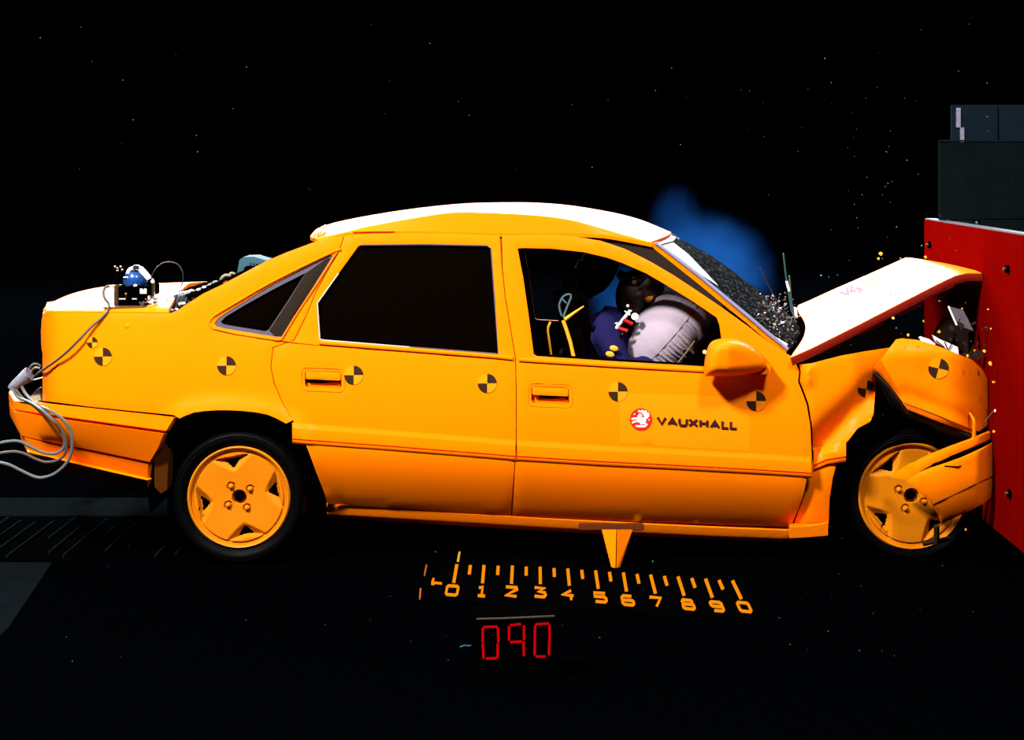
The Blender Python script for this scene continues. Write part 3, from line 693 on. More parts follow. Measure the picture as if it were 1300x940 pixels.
m = loft([rowp([(1146, 512), (1192, 529), (1237, 547.5)], lambda x, y: cfY(x, y)+0.03), rowp([(1148, 514.5), (1192, 531), (1236, 550)], lambda x, y: cfY(x, y)-0.002), rowp([(1151, 519.5), (1190, 534.5), (1235, 551.5)], lambda x, y: cfY(x, y)+0.004), rowp([(1152, 521), (1190, 536), (1235, 552.5)], lambda x, y: cfY(x, y)+0.06)], thick=(0, .006, 0), n=10)
m.build('fender_lip', PAINT, cf)
m = M(); m.tube([P(1231, 525, cfY(1231, 525)-.006), P(1236, 533, -.08), P(1237, 545, -.08), P(1236, 561, -.075)], [0.004, 0.008, 0.007, 0.009], 6, smooth=3); m.build('torn_tab', PAINT2, cf)
m = loft([[P(1109, 470, 0.0), P(1131, 492, -0.02), P(1150, 521, -.02), P(1192, 537, -0.02), P(1235, 553, -.02)], [P(1111, 480, 0.3), P(1128, 510, 0.3), P(1150, 535, .3), P(1192, 560, 0.3), P(1235, 570, .3)]], thick=(0, 0, -.01)); m.build('arch_liner', mat('brown_liner', (0.03, 0.008, 0.003), 0.7), car)

# --- torn front bumper
def bY(x, y): return -0.10+0.10*max(0, (1165-x)/35)-0.05*math.sin(max(0, min(1, (x-1150)/110))*math.pi)+0.0008*max(0, x-1240)**1.6
up = panel('front_bumper_top', [(1131, 606), (1155, 591.5), (1182, 578.5), (1208, 568), (1233, 559), (1257, 549), (1258, 557), (1235, 567.5), (1212, 577), (1186, 588), (1161, 602), (1153.5, 610.5)], lambda x, y: bY(x, y)+0.03, car, thick=0.03, step=5, mir=False)
lo_out = [(1153, 612.5), (1165, 602.5), (1182, 595.5), (1199, 590), (1218, 583.5), (1233, 577), (1248, 570), (1261, 562.5), (1264, 584), (1263.5, 605), (1262, 628.5), (1250, 639), (1229, 650), (1196, 665), (1193, 656), (1182, 639), (1165, 622)]
lo = panel('front_bumper', lo_out, lambda x, y: bY(x, y)+0.000022*max(0, y-600)**2, car, thick=0.02, step=4, mir=False)
mirror(lo); 
m = loft([rowp([(1161, 604), (1186, 590), (1212, 579), (1258, 559)], lambda x, y: bY(x, y)+0.05), rowp([(1163, 606), (1190, 595), (1215, 588), (1260, 566)], lambda x, y: bY(x, y)+0.05)], thick=(0, .01, 0)); m.build('bumper_slot', BROWNT, car)
m = M(); m.tube([P(x, y, bY(x, y)+0.000022*max(0, y-600)**2+.0005) for x, y in ((1184, 641), (1200, 633.5), (1225, 621.5), (1245, 612), (1263, 603.5))], 0.0022, 6, smooth=3); m.build('bumper_groove', BROWNT, lo)
m = M(); m.tube([P(1199, 592, bY(1199, 592)-.0), P(1216, 593, bY(1216, 594)-.004), P(1222, 591, bY(1222, 591)+.004)], 0.0025, 6); m.build('bumper_scratch', BLACK, lo)
for x in (1180, 1186):
    m = M(); m.prism([P(x-2, 580, -.09), P(x, 574.5, -.09), P(x+2.5, 579, -.09)], (0, .01, 0)); m.build('bumper_clip', PAINT, up, smooth=False)
m = M(); m.tube([P(1189, 668, 0.02), P(1189, 690, 0.05)], 0.012, 8); m.tube([P(1172, 691, 0.06), P(1205, 684, 0.08)], 0.010, 8)
m.build('control_arm', mat('dirty_olive', (0.04, 0.02, 0.003), 0.6, var=.3), car)

# --- wreckage in the engine bay
eb = M()
for (x0, y0, x1, y1, Y0, Y1) in ((1020, 470, 1105, 640, 0.35, 1.35), (1100, 470, 1180, 560, 0.45, 1.3), (1170, 452, 1250, 660, 0.3, 1.4)):
    A = P(x0, y0, (Y0+Y1)/2); B = P(x1, y1, (Y0+Y1)/2); eb.box(((A.x+B.x)/2, (Y0+Y1)/2, (A.z+B.z)/2), (B.x-A.x, Y1-Y0, A.z-B.z), bev=0.01)
eb.build('engine', BLACK, car)
m = M(); m.tube([P(1022, 466, .06), P(1060, 455, .2), P(1110, 447, .3)], 0.01, 8); m.build('inner_wing', BLACK, car)
m = M(); m.tube([P(1012, 458.5, .03), P(1019, 455, .03)], 0.004, 6); m.build('hood_hinge', METAL, car)
m = M()
for k in range(46):
    x = random.uniform(1205, 1256); y = random.uniform(400, 470)+(x-1205)*.15; Y = random.uniform(0.0, 0.5); r_ = random.uniform(.004, .014); c_ = P(x, y, Y)
    m.box(c_, (r_*2, r_, r_*random.uniform(.4, 3)), rot=Matrix.Rotation(random.uniform(0, 3), 3, 'Y'))
o = m.build('crushed_scraps', mat('scrap_dark', (0.03, 0.018, 0.012), 0.4, spec=.5, var=.5), car, smooth=False); o['kind'] = 'stuff'
m = M(); m.prism([P(x, y, 0.05) for x, y in ((1167, 429), (1170, 428), (1180, 431), (1188, 437), (1184, 439), (1170, 434))], (0, .02, .0)); m.prism([P(x, y, 0.05) for x, y in ((1185, 426), (1195, 432), (1205, 436), (1216, 441), (1217, 450), (1207, 447), (1196, 440), (1189, 435))], (0, .03, 0))
hl = m.build('headlamp', WHITE, car, smooth=False); hl['label'] = 'broken white headlamp shell above the crumpled fender'
m = M()
for a_, b_ in (((1188, 432), (1199, 441)), ((1199, 434), (1203, 444)), ((1208, 437), (1203, 446))): m.tube([P(a_[0], a_[1], .045), P(b_[0], b_[1], .045)], .0022, 5)
m.build('headlamp_crack', BROWNT, hl)
m = M(); m.box(P(1213, 425, .3), (0.16, .03, .09), rot=Matrix.Rotation(.5, 3, 'Y')); m.box(P(1233, 440, .3), (0.03, .03, .12)); m.build('radiator', mat('brown_rad', (0.035, 0.014, 0.005), 0.6), car)
m = M(); m.tube([P(1250, 536, -.02), P(1261, 523, -.03), P(1272, 516, -.05), P(1292, 506, -.1)], .0022, 5, smooth=4); m.ball(P(1264, 522, -.05), .007, mi=1); m.ball(P(1291.5, 506, -.1), .004, mi=1); m.build('torn_wire', [CABLE, WHITE], car)

# --- interior shell
def xz(px, Y): return (px-VX)/S(Y)
inn = M()
inn.box((-0.12, CY, 0.29), (2.2, 1.30, 0.06)); inn.box((xz(1005, .5), CY, 0.55), (0.05, 1.40, 0.55)); inn.box((xz(290, .85), CY, 0.62), (0.05, 1.40, 0.62))
inn.box((xz(280, .85)-.1, CY, 0.93), (0.50, 1.20, 0.02)); inn.box((-1.6, CY, .42), (.75, 1.2, .03))
inn.build('floor_pan', BLACK, car, smooth=False)
for sgn in (0, 1):
    m = M(); y_ = 0.235 if not sgn else 2*CY-0.20
    m.box((-0.30, y_, 0.53), (1.9, 0.02, 0.50)); m.build('door_lining', BLACK, car, smooth=False)
    yy = 0.16 if not sgn else 2*CY-0.16
    m = M(); n_ = 40; cx, cz = P(303, 632, 0.1).x, P(303, 632, 0.1).z
    w_ = []
    for k in range(n_+1):
        g = math.radians(-10+200*k/n_); w_.append((cx+.36*math.cos(g), cz+.36*math.sin(g)))
    rws = [[Vector((x, y2, z)) for x, z in w_] for y2 in ((0.09, 0.48) if not sgn else (2*CY-.09, 2*CY-.48))]
    loft(rws, m, thick=(0, 0, .008)); m.prism([Vector((x, 0.48 if not sgn else 2*CY-.48, z)) for x, z in w_], (0, 0.01, 0)); m.build('wheel_well', BLACK, car)
m = M(); m.prism([P(x, y, .06) for x, y in ((196, 575), (206, 560), (214, 575), (212, 622), (204, 627), (196, 618))], (0, .1, 0)); m.build('wheel_liner', mat('dull_brown', (0.10, 0.025, 0.003), .7, spec=0.0), car)
# seats
def seat(y, x_bk=0.0):
    s_ = M(); hip = P(742, 478, y); sh = P(722, 392, y)
    rot = Matrix.Rotation(math.radians(-14), 3, 'Y')
    s_.box(hip+Vector((-0.03, 0, 0.14)), (0.13, 0.46, 0.52), rot=Matrix.Rotation(math.radians(-8), 3, 'Y'), bev=.04)
    o_ = s_.build('seat_back', BLACK, car)
    s2 = M(); s2.box(hip+Vector((0.22, 0, -0.10)), (0.50, 0.48, 0.14), rot=Matrix.Rotation(math.radians(8), 3, 'Y'), bev=.04); s2.build('seat_cushion', BLACK, car)
    return o_
seat(0.47); seat(1.23)
m = M(); m.box((-0.85, CY, .45), (.5, 1.2, .16), bev=.03); m.box((-1.13, CY, .68), (.12, 1.2, .5), rot=Matrix.Rotation(math.radians(-15), 3, 'Y'), bev=.03); m.build('rear_seat', BLACK, car)
# front headrest seen against the smoke
m = panel_mesh(spl([(735, 318), (790, 320), (787, 335), (778, 356), (766, 370), (754, 376), (748, 380), (736, 372), (732, 345)], 2), lambda x, y: 0.42, thick=0.24, step=8, roll=.02); m.build('headrest', [BLACK, BLACK], car)
# dashboard and steering gear
m = M(); A = P(925, 452, .5); m.box((A.x+.03, CY, A.z-.05), (.28, 1.3, .2), bev=.03); m.build('dashboard', BLACK, car)
st = P(878, 440, .44)
m = M(); ax = Vector((.80, 0, -.60)).normalized(); e1 = Vector((.60, 0, .80)); e2 = Vector((0, 1, 0))
m.tube([st+(e1*math.cos(g)+e2*math.sin(g))*.185 for g in [2*math.pi*k/32 for k in range(33)]], .013, 8, cap=False)
m.tube([st, st+ax*.4], .03, 10); 
for g in (0.5, 2.6, 4.7): m.tube([st, st+(e1*math.cos(g)+e2*math.sin(g))*.185], .012, 6)
m.build('steering_wheel', BLACK, car)
m = M(); m.tube([P(859, 463, .2), P(872, 447, .2), P(882, 433, .2)], .0035, 6); m.build('brass_rod', mat('dull_brass', (.22, .17, .09), .5), car)
m = M(); m.ball(P(894.5, 447, .18), .008); m.build('warning_lamp', mat('lamp_orange', (1, .3, .05), .4, emit=(1, .35, .1), es=3), car)
# seat belt bars and straps
m = M(); m.tube([P(715, 407, .205), P(719, 418, .205), P(724, 434, .205), P(730, 460, .205)], .0078, 8); m.build('yellow_bar', YEL, car)['label'] = 'bright yellow-orange bar behind the driver seat'
m = M(); m.tube([P(717, 406, .205), P(728, 398, .21), P(741, 389, .215)], [.008, .006, .003], 8); m.build('yellow_bar', YEL, car)
m = M(); m.tube([P(699, 409, .205), P(695.5, 418, .205), P(697, 432, .205), P(701, 460, .205)], .005, 8, smooth=4); m.build('yellow_bar', YEL, car)
m = M(); m.tube([P(713, 401, .21), P(710, 388, .21), P(715, 377, .21), P(722, 374, .21), P(725, 377, .21), P(720, 390, .21), P(715, 403, .21)], .0045, 6, smooth=4); m.tube([P(713, 379, .21), P(719, 385, .21)], .004, 6); m.build('belt_buckle', mat('cyan_steel', (.12, .22, .26), .35), car)
m = M(); m.tube([P(730, 340, .3), P(733, 332, .3), P(738, 327, .3), P(743, 321, .3)], .0045, 6, smooth=3); m.ball(P(738, 329, .295), .007); m.build('belt_guide', mat('pale_cyan', (.5, .62, .62), .4), car)
m = M(); m.ball(P(698, 352, .3), .0055); m.build('belt_anchor', PALE, car)

# --- airbag
bag_c = P(846, 424, .46)
m = M(); NU, NV = 64, 40; vs = []; fs = []
bx = Vector((.66, 0, .75)); by = Vector((0, 1, 0)); bz = bx.cross(by).normalized()    # bz: along the column
def bagp(th, ph):
    c_, s_ = math.cos(th), math.sin(th)
    # lens: radius along the wheel plane, bulge along the column
    rr = abs(s_)**0.75*(1 if s_ > 0 else -1)
    r_ = .245*rr; z_ = .150*c_
    w_ = 1+0.018*math.sin(ph*26)*gauss(th-math.pi/2, .35)
    return bag_c+bx*(r_*math.cos(ph)*w_)+by*(r_*math.sin(ph)*w_)+bz*(z_)
for j in range(NV+1):
    for i in range(NU): vs.append(bagp(max(.001, math.pi*j/NV-1e-6), 2*math.pi*i/NU))
for j in range(NV):
    for i in range(NU): fs.append((j*NU+i, (j+1)*NU+i, (j+1)*NU+(i+1) % NU, j*NU+(i+1) % NU))
m.add(vs, fs); bag = m.build('airbag', BAG, car, angle=60); bag['label'] = 'inflated grey airbag filling the front of the door window'
m = M(); m.tube([bagp(math.pi/2, 2*math.pi*k/60)*1.0 for k in range(61)], .0022, 6, cap=False); m.build('airbag_seam', BAGSEAM, bag)
m = M()
for k in range(16):
    ph = math.radians(-128+k*4.2)
    m.tube([bagp(math.pi/2+sg_*(.02+.012*(k % 3)), ph)+(bagp(math.pi/2+sg_*.1, ph)-bag_c).normalized()*.002 for sg_ in (1, 8, 16, 22)], [.0015, .004, .003, .001], 6)
m.build('airbag_pleats', BAG, bag)

# ------------------------------------------------------------------ wheels
def wheel(cx, cy, R, yf, rot, label, parent=car, tyre=0.283):
    c_ = P(cx, cy, yf); sc = R/S(yf)/0.2*1.0
    rr = R/S(yf); k = rr/.2
    NR, NA = 60, 240; vs = []; keep = []
    def depth(r, g):   # dish, triangular recesses and their openings
        if r > .192: d = 0.002+ (r-.192)*.6
        elif r > .184: d = .010
        elif r > .178: d = .014
        else: d = .010-0.018*(r/.178)**2*0+ .004*math.cos(r/.178*3)
        hole = False
        if r < .178:
            for q in range(4):
                dg = (g-rot-q*math.pi/2+math.pi) % (2*math.pi)-math.pi
                if abs(dg) < 1:
                    u = r*math.cos(dg); w_ = abs(r*math.sin(dg))
                    hw = .085*(u-.098)/.066
                    e = min((hw-w_)/.045, (.166-u)/.010, 1) if u > .098 else 0
                    if e > 0: d += .024*max(0, e)*min(1, (u-.098)/.03)
                    hh = .006+.026*(u-.122)/.03
                    if .120 < u < .154 and w_ < hh: hole = True
        for q in range(4):
            a_ = rot+math.radians(26)+q*math.pi/2; x_ = r*math.cos(g)-.054*math.cos(a_); y_ = r*math.sin(g)-.054*math.sin(a_); dd = math.hypot(x_, y_)
            if dd < .017: d += .008
        if r < .030: d += .03
        return d, hole
    fs = []
    for j in range(NR+1):
        r = .2*(j/NR)
        for i in range(NA):
            g = 2*math.pi*i/NA; d, _ = depth(r, g); vs.append(c_+Vector((r*k*math.cos(g), d, r*k*math.sin(g))))
    for j in range(NR):
        for i in range(NA):
            _, h = depth(.2*(j+.5)/NR, 2*math.pi*(i+.5)/NA)
            if not h: fs.append((j*NA+i, j*NA+(i+1) % NA, (j+1)*NA+(i+1) % NA, (j+1)*NA+i))
    wh = M().add(vs, fs).build('wheel', WHEELP, parent, angle=40); wh['label'] = label
    # outer lip ring
    m = M(); m.lathe(c_, [(rr*.955, .012), (rr*.97, 0.0), (rr*1.0, -.004), (rr*1.03, .002), (rr*1.03, .02)], 96); m.build('rim_lip', WHEELP, wh)
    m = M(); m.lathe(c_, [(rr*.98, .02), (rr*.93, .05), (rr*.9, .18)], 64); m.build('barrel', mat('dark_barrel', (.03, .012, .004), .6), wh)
    m = M(); m.lathe(c_, [(.0001, .085), (rr*.85, .085), (rr*.85, .10), (.0001, .10)], 48); m.build('brake_disc', BLACK, wh)
    for q in range(4):
        a_ = rot+math.radians(26)+q*math.pi/2; b_ = c_+Vector((.054*k*math.cos(a_), 0, .054*k*math.sin(a_)))
        m = M(); m.ball(b_+Vector((0, .012, 0)), (.0115, .014, .0115), nu=12, nv=8); m.build('wheel_bolt', WHEELP, wh)
    m = M(); m.lathe(c_, [(.0001, .02), (.016, .02), (.02, .03)], 24); m.build('hub', BLACK, wh)
    m = M(); a_ = rot-math.pi+.0; p_ = c_+Vector((.166*k*math.cos(rot+math.pi+.12), -.003, .166*k*math.sin(rot+math.pi+.12)))
    m.tube([p_, p_+Vector((0.004, 0, .012))], .003, 6); m.build('valve', BLACK, wh)
    T = tyre
    m = M(); m.lathe(c_, [(rr*1.0, .015), (rr*1.03, .006), (rr*1.12, -.012), (lerp(rr, T, .55), -.018), (lerp(rr, T, .78), -.013), (lerp(rr, T, .9), -.002), (T*.985, .01), (T, .03), (T*1.002, .09), (T, .16), (T*.98, .18), (rr*1.1, .19), (rr*.95, .17)], 96)
    m.build('tyre', RUBBER, wh, angle=60)
    m = M(); m.lathe(c_, [(lerp(rr, T, .70), -.0165), (lerp(rr, T, .72), -.019), (lerp(rr, T, .74), -.0165)], 96); m.build('tyre_ridge', RUBBER, wh)
    return wh
wr = wheel(303, 632, 63.5, 0.06, math.radians(100.5-90), 'orange rear wheel with four triangular openings', tyre=.2675)
wf = wheel(1158, 630.5, 66.5, 0.13, math.radians(128-90), 'orange front wheel half hidden by the torn bumper', tyre=.259)
def copy_far(o):
    c_ = o.copy(); C.objects.link(c_)
    if 'label' in c_: del c_['label']
    c_.scale = (1, -1, 1); c_.location = (0, 2*CY, 0)
    for ch in o.children:
        d_ = ch.copy(); C.objects.link(d_); d_.parent = c_
    c_.parent = car; return c_
copy_far(wr); copy_far(wf)

# pointer under the sill
pt = M(); pt.prism([P(764, 673, .0), P(782.3, 673, -.035), P(781.2, 724, -.035), P(777, 724, -.025)], (0, .003, 0)); pt.prism([P(803, 673, .0), P(783.3, 673, -.035), P(782.6, 724, -.035), P(786, 724, -.025)], (0, .003, 0))
pn = pt.build('pointer', SIGNP, car, smooth=False); pn['label'] = 'orange folded metal pointer hanging below the sill'
m = M(); m.box(P(776, 669, .03), (.26, .05, .022), bev=.004); m.build('pointer_bracket', mat('brown_bracket', (.16, .03, .003), .5), car)

# --- smoke
def smoke(name, c_, r_, dens_, label, col=(0.025, 0.22, 0.9), rot=0, ns=3.0):
    m = M(); m.ball((0, 0, 0), 1.0, nu=24, nv=16); o_ = m.build(name, [], None)
    o_.location = c_; o_.scale = r_; o_.rotation_euler = (0, rot, 0)
    mt = bpy.data.materials.new(name); mt.use_nodes = True; nt = mt.node_tree; nt.nodes.clear()
    out = nt.nodes.new('ShaderNodeOutputMaterial'); vs_ = nt.nodes.new('ShaderNodeVolumePrincipled')
    vs_.inputs['Color'].default_value = (*col, 1); vs_.inputs['Anisotropy'].default_value = 0.0
    tc = nt.nodes.new('ShaderNodeTexCoord'); ln_ = nt.nodes.new('ShaderNodeVectorMath'); ln_.operation = 'LENGTH'
    nt.links.new(tc.outputs['Object'], ln_.inputs[0])
    n_ = nt.nodes.new('ShaderNodeTexNoise'); n_.inputs['Scale'].default_value = ns; n_.inputs['Detail'].default_value = 4; nt.links.new(tc.outputs['Object'], n_.inputs['Vector'])
    def mth(op, a, b, cl=False):
        q = nt.nodes.new('ShaderNodeMath'); q.operation = op; q.use_clamp = cl
        for i, z in enumerate((a, b)):
            if isinstance(z, (int, float)): q.inputs[i].default_value = z
            else: nt.links.new(z, q.inputs[i])
        return q.outputs[0]
    fall = mth('SUBTRACT', 1.0, ln_.outputs['Value'], True)
    nz = mth('MULTIPLY', mth('SUBTRACT', n_.outputs['Fac'], 0.5), 1.0)
    dd = mth('ADD', mth('MULTIPLY', fall, 1.6), nz, True)
    dd = mth('MULTIPLY', mth('MULTIPLY', dd, mth('MULTIPLY', fall, 3.0, True)), dens_)
    nt.links.new(dd, vs_.inputs['Density']); nt.links.new(vs_.outputs[0], out.inputs['Volume'])
    o_.data.materials.append(mt)
    tag(o_, label, 'smoke', kind='stuff'); return o_
smoke('smoke', P(908, 338, 1.35), (.34, .40, .28), 0.58, 'dense blue smoke cloud above the windscreen', rot=math.radians(32))
smoke('smoke', P(858, 285, 1.3), (.15, .22, .22), 0.25, 'thin blue smoke wisp rising over the roof front')
smoke('smoke', P(805, 378, 1.15), (.24, .28, .30), 2.0, 'blue smoke inside the cabin behind the dummy')

# ------------------------------------------------------------------ crash test dummy
DY = 0.44
dm = empty('crash_test_dummy', (0, 0, 0), 'seated crash test dummy in navy overalls thrown forward into the airbag', 'dummy')
def skin(name, pts, edges, rads, material, parent, sub=2):
    me = bpy.data.meshes.new(name); me.from_pydata([tuple(p) for p in pts], edges, []); o_ = bpy.data.objects.new(name, me); C.objects.link(o_); o_.parent = parent
    md = o_.modifiers.new('skin', 'SKIN'); md.use_smooth_shade = True
    for i, r_ in enumerate(rads):
        sv = me.skin_vertices[0].data[i]; sv.radius = r_ if isinstance(r_, tuple) else (r_, r_); sv.use_root = (i == 0)
    sd = o_.modifiers.new('sub', 'SUBSURF'); sd.levels = sub; sd.render_levels = sub
    me.materials.append(material); return o_
pel = P(748, 482, DY); ab = P(752, 462, DY); ch = P(763, 436, DY); nk = P(783, 408, DY); 
pts = [pel, ab, ch, nk, P(795, 398, DY)]; ed = [(0, 1), (1, 2), (2, 3), (3, 4)]; rd = [(.12, .16), (.105, .145), (.10, .16), (.075, .11), .05]
for sg_ in (-1, 1):
    i0 = len(pts)
    ys = DY+sg_*.17
    pts += [P(772, 424, ys), P(782, 452, ys+sg_*.03), P(800, 470, ys+sg_*.02), P(842, 452, ys-sg_*.02)]; ed += [(2, i0), (i0, i0+1), (i0+1, i0+2), (i0+2, i0+3)]; rd += [.062, .052, .045, .034]
    i1 = len(pts); yl = DY+sg_*.10
    pts += [P(765, 488, yl), P(850, 492, yl+sg_*.02), P(892, 560, yl), P(925, 590, yl)]; ed += [(0, i1), (i1, i1+1), (i1+1, i1+2), (i1+2, i1+3)]; rd += [.095, .062, .045, .04]
skin('overall', pts, ed, rd, OVERALL, dm)
# head, bent forward
hc = P(812, 372, DY); hr = Matrix.Rotation(math.radians(38), 3, 'Y')
m = M(); m.ball(hc, (.098, .075, .118), rot=hr, nu=32, nv=20)
for v in m.v:
    l = hr.inverted() @ (v-hc)
    if l.z < -0.02: l.x *= 1-1.6*abs(l.z+.02)*.8; l.y *= 1-abs(l.z+.02)*2.2
    if l.x > .03: l.x *= .96
    v[:] = (hc+hr @ l)[:]
L = lambda x, y, z: hc+hr @ Vector((x, y, z))
m.ball(L(.098, 0, -.012), (.020, .013, .022), rot=hr, nu=12, nv=8)        # nose
m.ball(L(.085, 0, -.060), (.016, .024, .008), rot=hr, nu=12, nv=8)        # mouth
m.ball(L(.072, 0, -.095), (.026, .032, .020), rot=hr, nu=12, nv=8)        # chin
for sg_ in (-1, 1):
    m.ball(L(.0, sg_*.074, -.01), (.018, .009, .028), rot=hr, nu=12, nv=8)   # ears
    m.ball(L(.088, sg_*.030, .012), (.010, .013, .008), rot=hr, nu=10, nv=6)
hdm = m.build('head', SKIN, dm, angle=70)
m = M(); m.tube([P(793, 398, DY), P(802, 388, DY), P(808, 382, DY)], .045, 16); m.build('neck', BLACK, dm)
m = M(); m.tube([P(789, 350, DY-.04), P(794, 352, DY-.05), P(802, 354, DY-.05)], [.022, .016, .02], 12); m.ball(P(788.5, 349, DY-.04), .02); m.ball(P(806, 352, DY-.05), (.05, .05, .03)); m.build('head_bracket', mat('black_brown', (.02, .01, .006), .5), dm)
m = M()
for dx, dy in ((0, -3.5), (1, 3.5)): m.ball(P(804.5+dx, 355+dy, DY-.105), (.010, .003, .009), nu=12, nv=8)
m.build('head_target', mat('dim_yellow', (.25, .15, .03), .5), dm)
m = M(); m.prism([P(818, 380, DY-.085), P(824, 376.5, DY-.085), P(829.5, 376, DY-.085), (P(828, 381, DY-.085)), P(823, 384.5, DY-.085)], (0, .012, 0)); m.build('face_patch', YEL, dm, smooth=False)
m = M(); m.prism([P(816, 385, DY-.08), P(821, 384, DY-.08), P(823, 388, DY-.08), P(819, 391, DY-.08)], (0, .01, 0)); m.build('face_patch', BLACK, dm, smooth=False)
# neck instrumentation
YI = DY-.19
m = M(); m.tube([P(781, 418, YI), P(800, 394, YI)], .0055, 8); m.tube([P(783.5, 418, YI), P(802, 394, YI)], .002, 6); m.tube([P(793, 395, YI), P(800, 400, YI)], .003, 6); m.ball(P(797, 388.5, YI), .006); m.build('load_rod', WHITE, dm)
m = M(); m.prism([P(x, y, YI+.01) for x, y in ((768.5, 411), (784, 410), (779, 417), (781, 420), (791, 424), (791, 427), (776, 423), (771, 417))], (0, .02, 0)); m.build('collar', WHITE, dm, smooth=False)
for a_, b_ in (((785, 417), (796.5, 420.5)), ((791, 406), (803, 412))):
    m = M(); m.tube([P(a_[0], a_[1], YI), P(b_[0], b_[1], YI)], .0085, 8); m.build('red_sensor', RED, dm)
m = M(); m.tube([P(806, 402, YI-.01), P(806, 402, YI+.02)], .0145, 16); m.build('white_button', WHITE, dm)
m = M(); m.box(P(796, 410, YI+.06), (.06, .04, .07), rot=Matrix.Rotation(.7, 3, 'Y'), bev=.01); m.build('chest_plate', BLACK, dm)
m = M(); m.tube([P(754, 418, .28), P(768, 424, .25), P(790, 430, .25)], .016, 8); m.build('belt_strap', BLACK, dm)
for cx_, cy_ in ((779.5, 442.5), (774.5, 450)):
    m = M(); m.ball(P(cx_, cy_, .185), (.018, .004, .0115), rot=Matrix.Rotation(math.radians(15), 3, 'Y')); m.build('arm_target', YEL, dm)
# hands with separate fingers resting against the airbag
for sg_ in (-1, 1):
    ys = DY+sg_*.17; w0 = P(842, 452, ys); pts = [w0, w0+Vector((.05, 0, .02))]; ed = [(0, 1)]; rd = [.026, (.014, .034)]
    for f_ in range(4):
        yb = (f_-1.5)*.018; i = len(pts); L_ = (.062, .072, .068, .05)[f_]; b_ = w0+Vector((.075, yb, .03))
        pts += [b_, b_+Vector((L_*.5, yb*.1, .0)), b_+Vector((L_*.85, yb*.1, -.022))]; ed += [(1, i), (i, i+1), (i+1, i+2)]; rd += [.010, .0085, .007]
    i = len(pts); pts += [w0+Vector((.04, -sg_*.035, .03)), w0+Vector((.07, -sg_*.05, .035))]; ed += [(0, i), (i, i+1)]; rd += [.011, .009]
    skin('hand', pts, ed, rd, SKIN, dm, 1)

# ------------------------------------------------------------------ high-speed camera on the trunk
YK = 0.22
rig = empty('camera_rig', (0, 0, 0), 'black high-speed film camera with a blue lens dome bolted on the trunk lid', 'camera')
def pbox(x0, y0, x1, y1, Y0, Y1, bev=.003, m=None, mi=0):
    m = m or M(); A = P(x0, y0, Y0); B = P(x1, y1, Y0); m.box(((A.x+B.x)/2, (Y0+Y1)/2, (A.z+B.z)/2), (B.x-A.x, Y1-Y0, A.z-B.z), bev=bev, mi=mi); return m
m = M(); zt = P(160, 389.5, YK-.12).z
m.prism([P(131, 390, YK-.12), P(184, 390, YK-.12), Vector((P(204, 379, YK).x, YK+.16, zt)), Vector((P(150, 379, YK).x, YK+.16, zt))], (0, 0, -.006)); m.build('base_plate', mat('brown_plate', (.20, .07, .02), .5), rig, smooth=False)
pbox(144.5, 362, 150, 388.5, YK-.06, YK-.03).build('post', mat('bronze', (.14, .08, .03), .4, metal=.5), rig)
pbox(150, 363, 177, 388.5, YK-.06, YK+.10).build('housing', PANELB, rig)
pbox(176, 362, 194, 376, YK-.05, YK+.08).build('film_magazine', PANELB, rig)
pbox(192.5, 359, 195, 378, YK-.06, YK-.03).build('bracket', BRASS, rig)
m = M(); m.ball(P(171.5, 356, YK-.01), (.048, .05, .048)); m.build('lens_dome', BLUE, rig)
m = M(); m.tube([P(x, y, YK-.04) for x, y in ((162, 347), (165, 342), (170, 340), (177, 340), (180, 341), (189, 351), (190, 354))], .008, 8); m.tube([P(x, y, YK-.04) for x, y in ((178, 343), (189, 354.5))], .009, 8); m.build('dome_frame', WHITE, rig)
pbox(168.5, 337, 176, 342, YK-.055, YK-.02).build('frame_clamp', METAL, rig)
m = M(); m.prism([P(191, 358, YK-.05), P(193, 354, YK-.05), P(195, 358, YK-.05), P(194, 360, YK-.05)], (0, .02, 0)); m.build('frame_foot', WHITE, rig, smooth=False)
pbox(177.5, 366.5, 186, 373, YK-.054, YK-.05, bev=0).build('label_plate', WHITE, rig)['label'] = 'small white label plate'
pbox(151, 378.8, 159.5, 380.5, YK-.065, YK-.058, bev=0).build('slot_plate', PALE, rig)
pbox(167.5, 378.8, 173.5, 380.5, YK-.065, YK-.058, bev=0).build('slot_plate', PALE, rig)
m = M(); m.ball(P(160, 373.5, YK-.065), .006); m.tube([P(160, 374, YK-.065), P(160, 378, YK-.065)], .002, 6); m.build('lever', BRASS, rig)
for x, y in ((146, 339), (149, 341), (153, 339), (155, 343), (149, 344)):
    m = M(); m.ball(P(x, y, YK-.04), .0048); m.build('knob', METAL, rig)
m = M(); m.tube([P(149, 340, YK-.03), P(149, 362, YK-.03)], .006, 8); m.tube([P(149, 350, YK-.03), P(162, 350, YK-.03)], .005, 8); m.tube([P(154, 344, YK-.03), P(162, 346, YK-.03)], .005, 8); m.tube([P(158, 344, YK-.03), P(158, 362, YK-.03)], .004, 8); m.build('mast', PANELB, rig)
m = M(); m.tube([P(157, 352.5, YK-.05), P(162.5, 352.5, YK-.05)], .0045, 8); m.build('fitting', BRASS, rig)
for x0, x1, mt_ in ((151, 155, METAL), (159.5, 165, METAL), (169.5, 173.5, WHITE), (177.5, 180.5, GUIDE), (183, 187, GUIDE)):
    pbox(x0, 361.5, x1, 364, YK-.068, YK-.058, bev=.001).build('terminal', mt_, rig)
m = M(); m.tube([P(138, 363.3, YK-.05), P(146, 363.3, YK-.05)], .005, 8); m.build('plug', BRASS, rig)
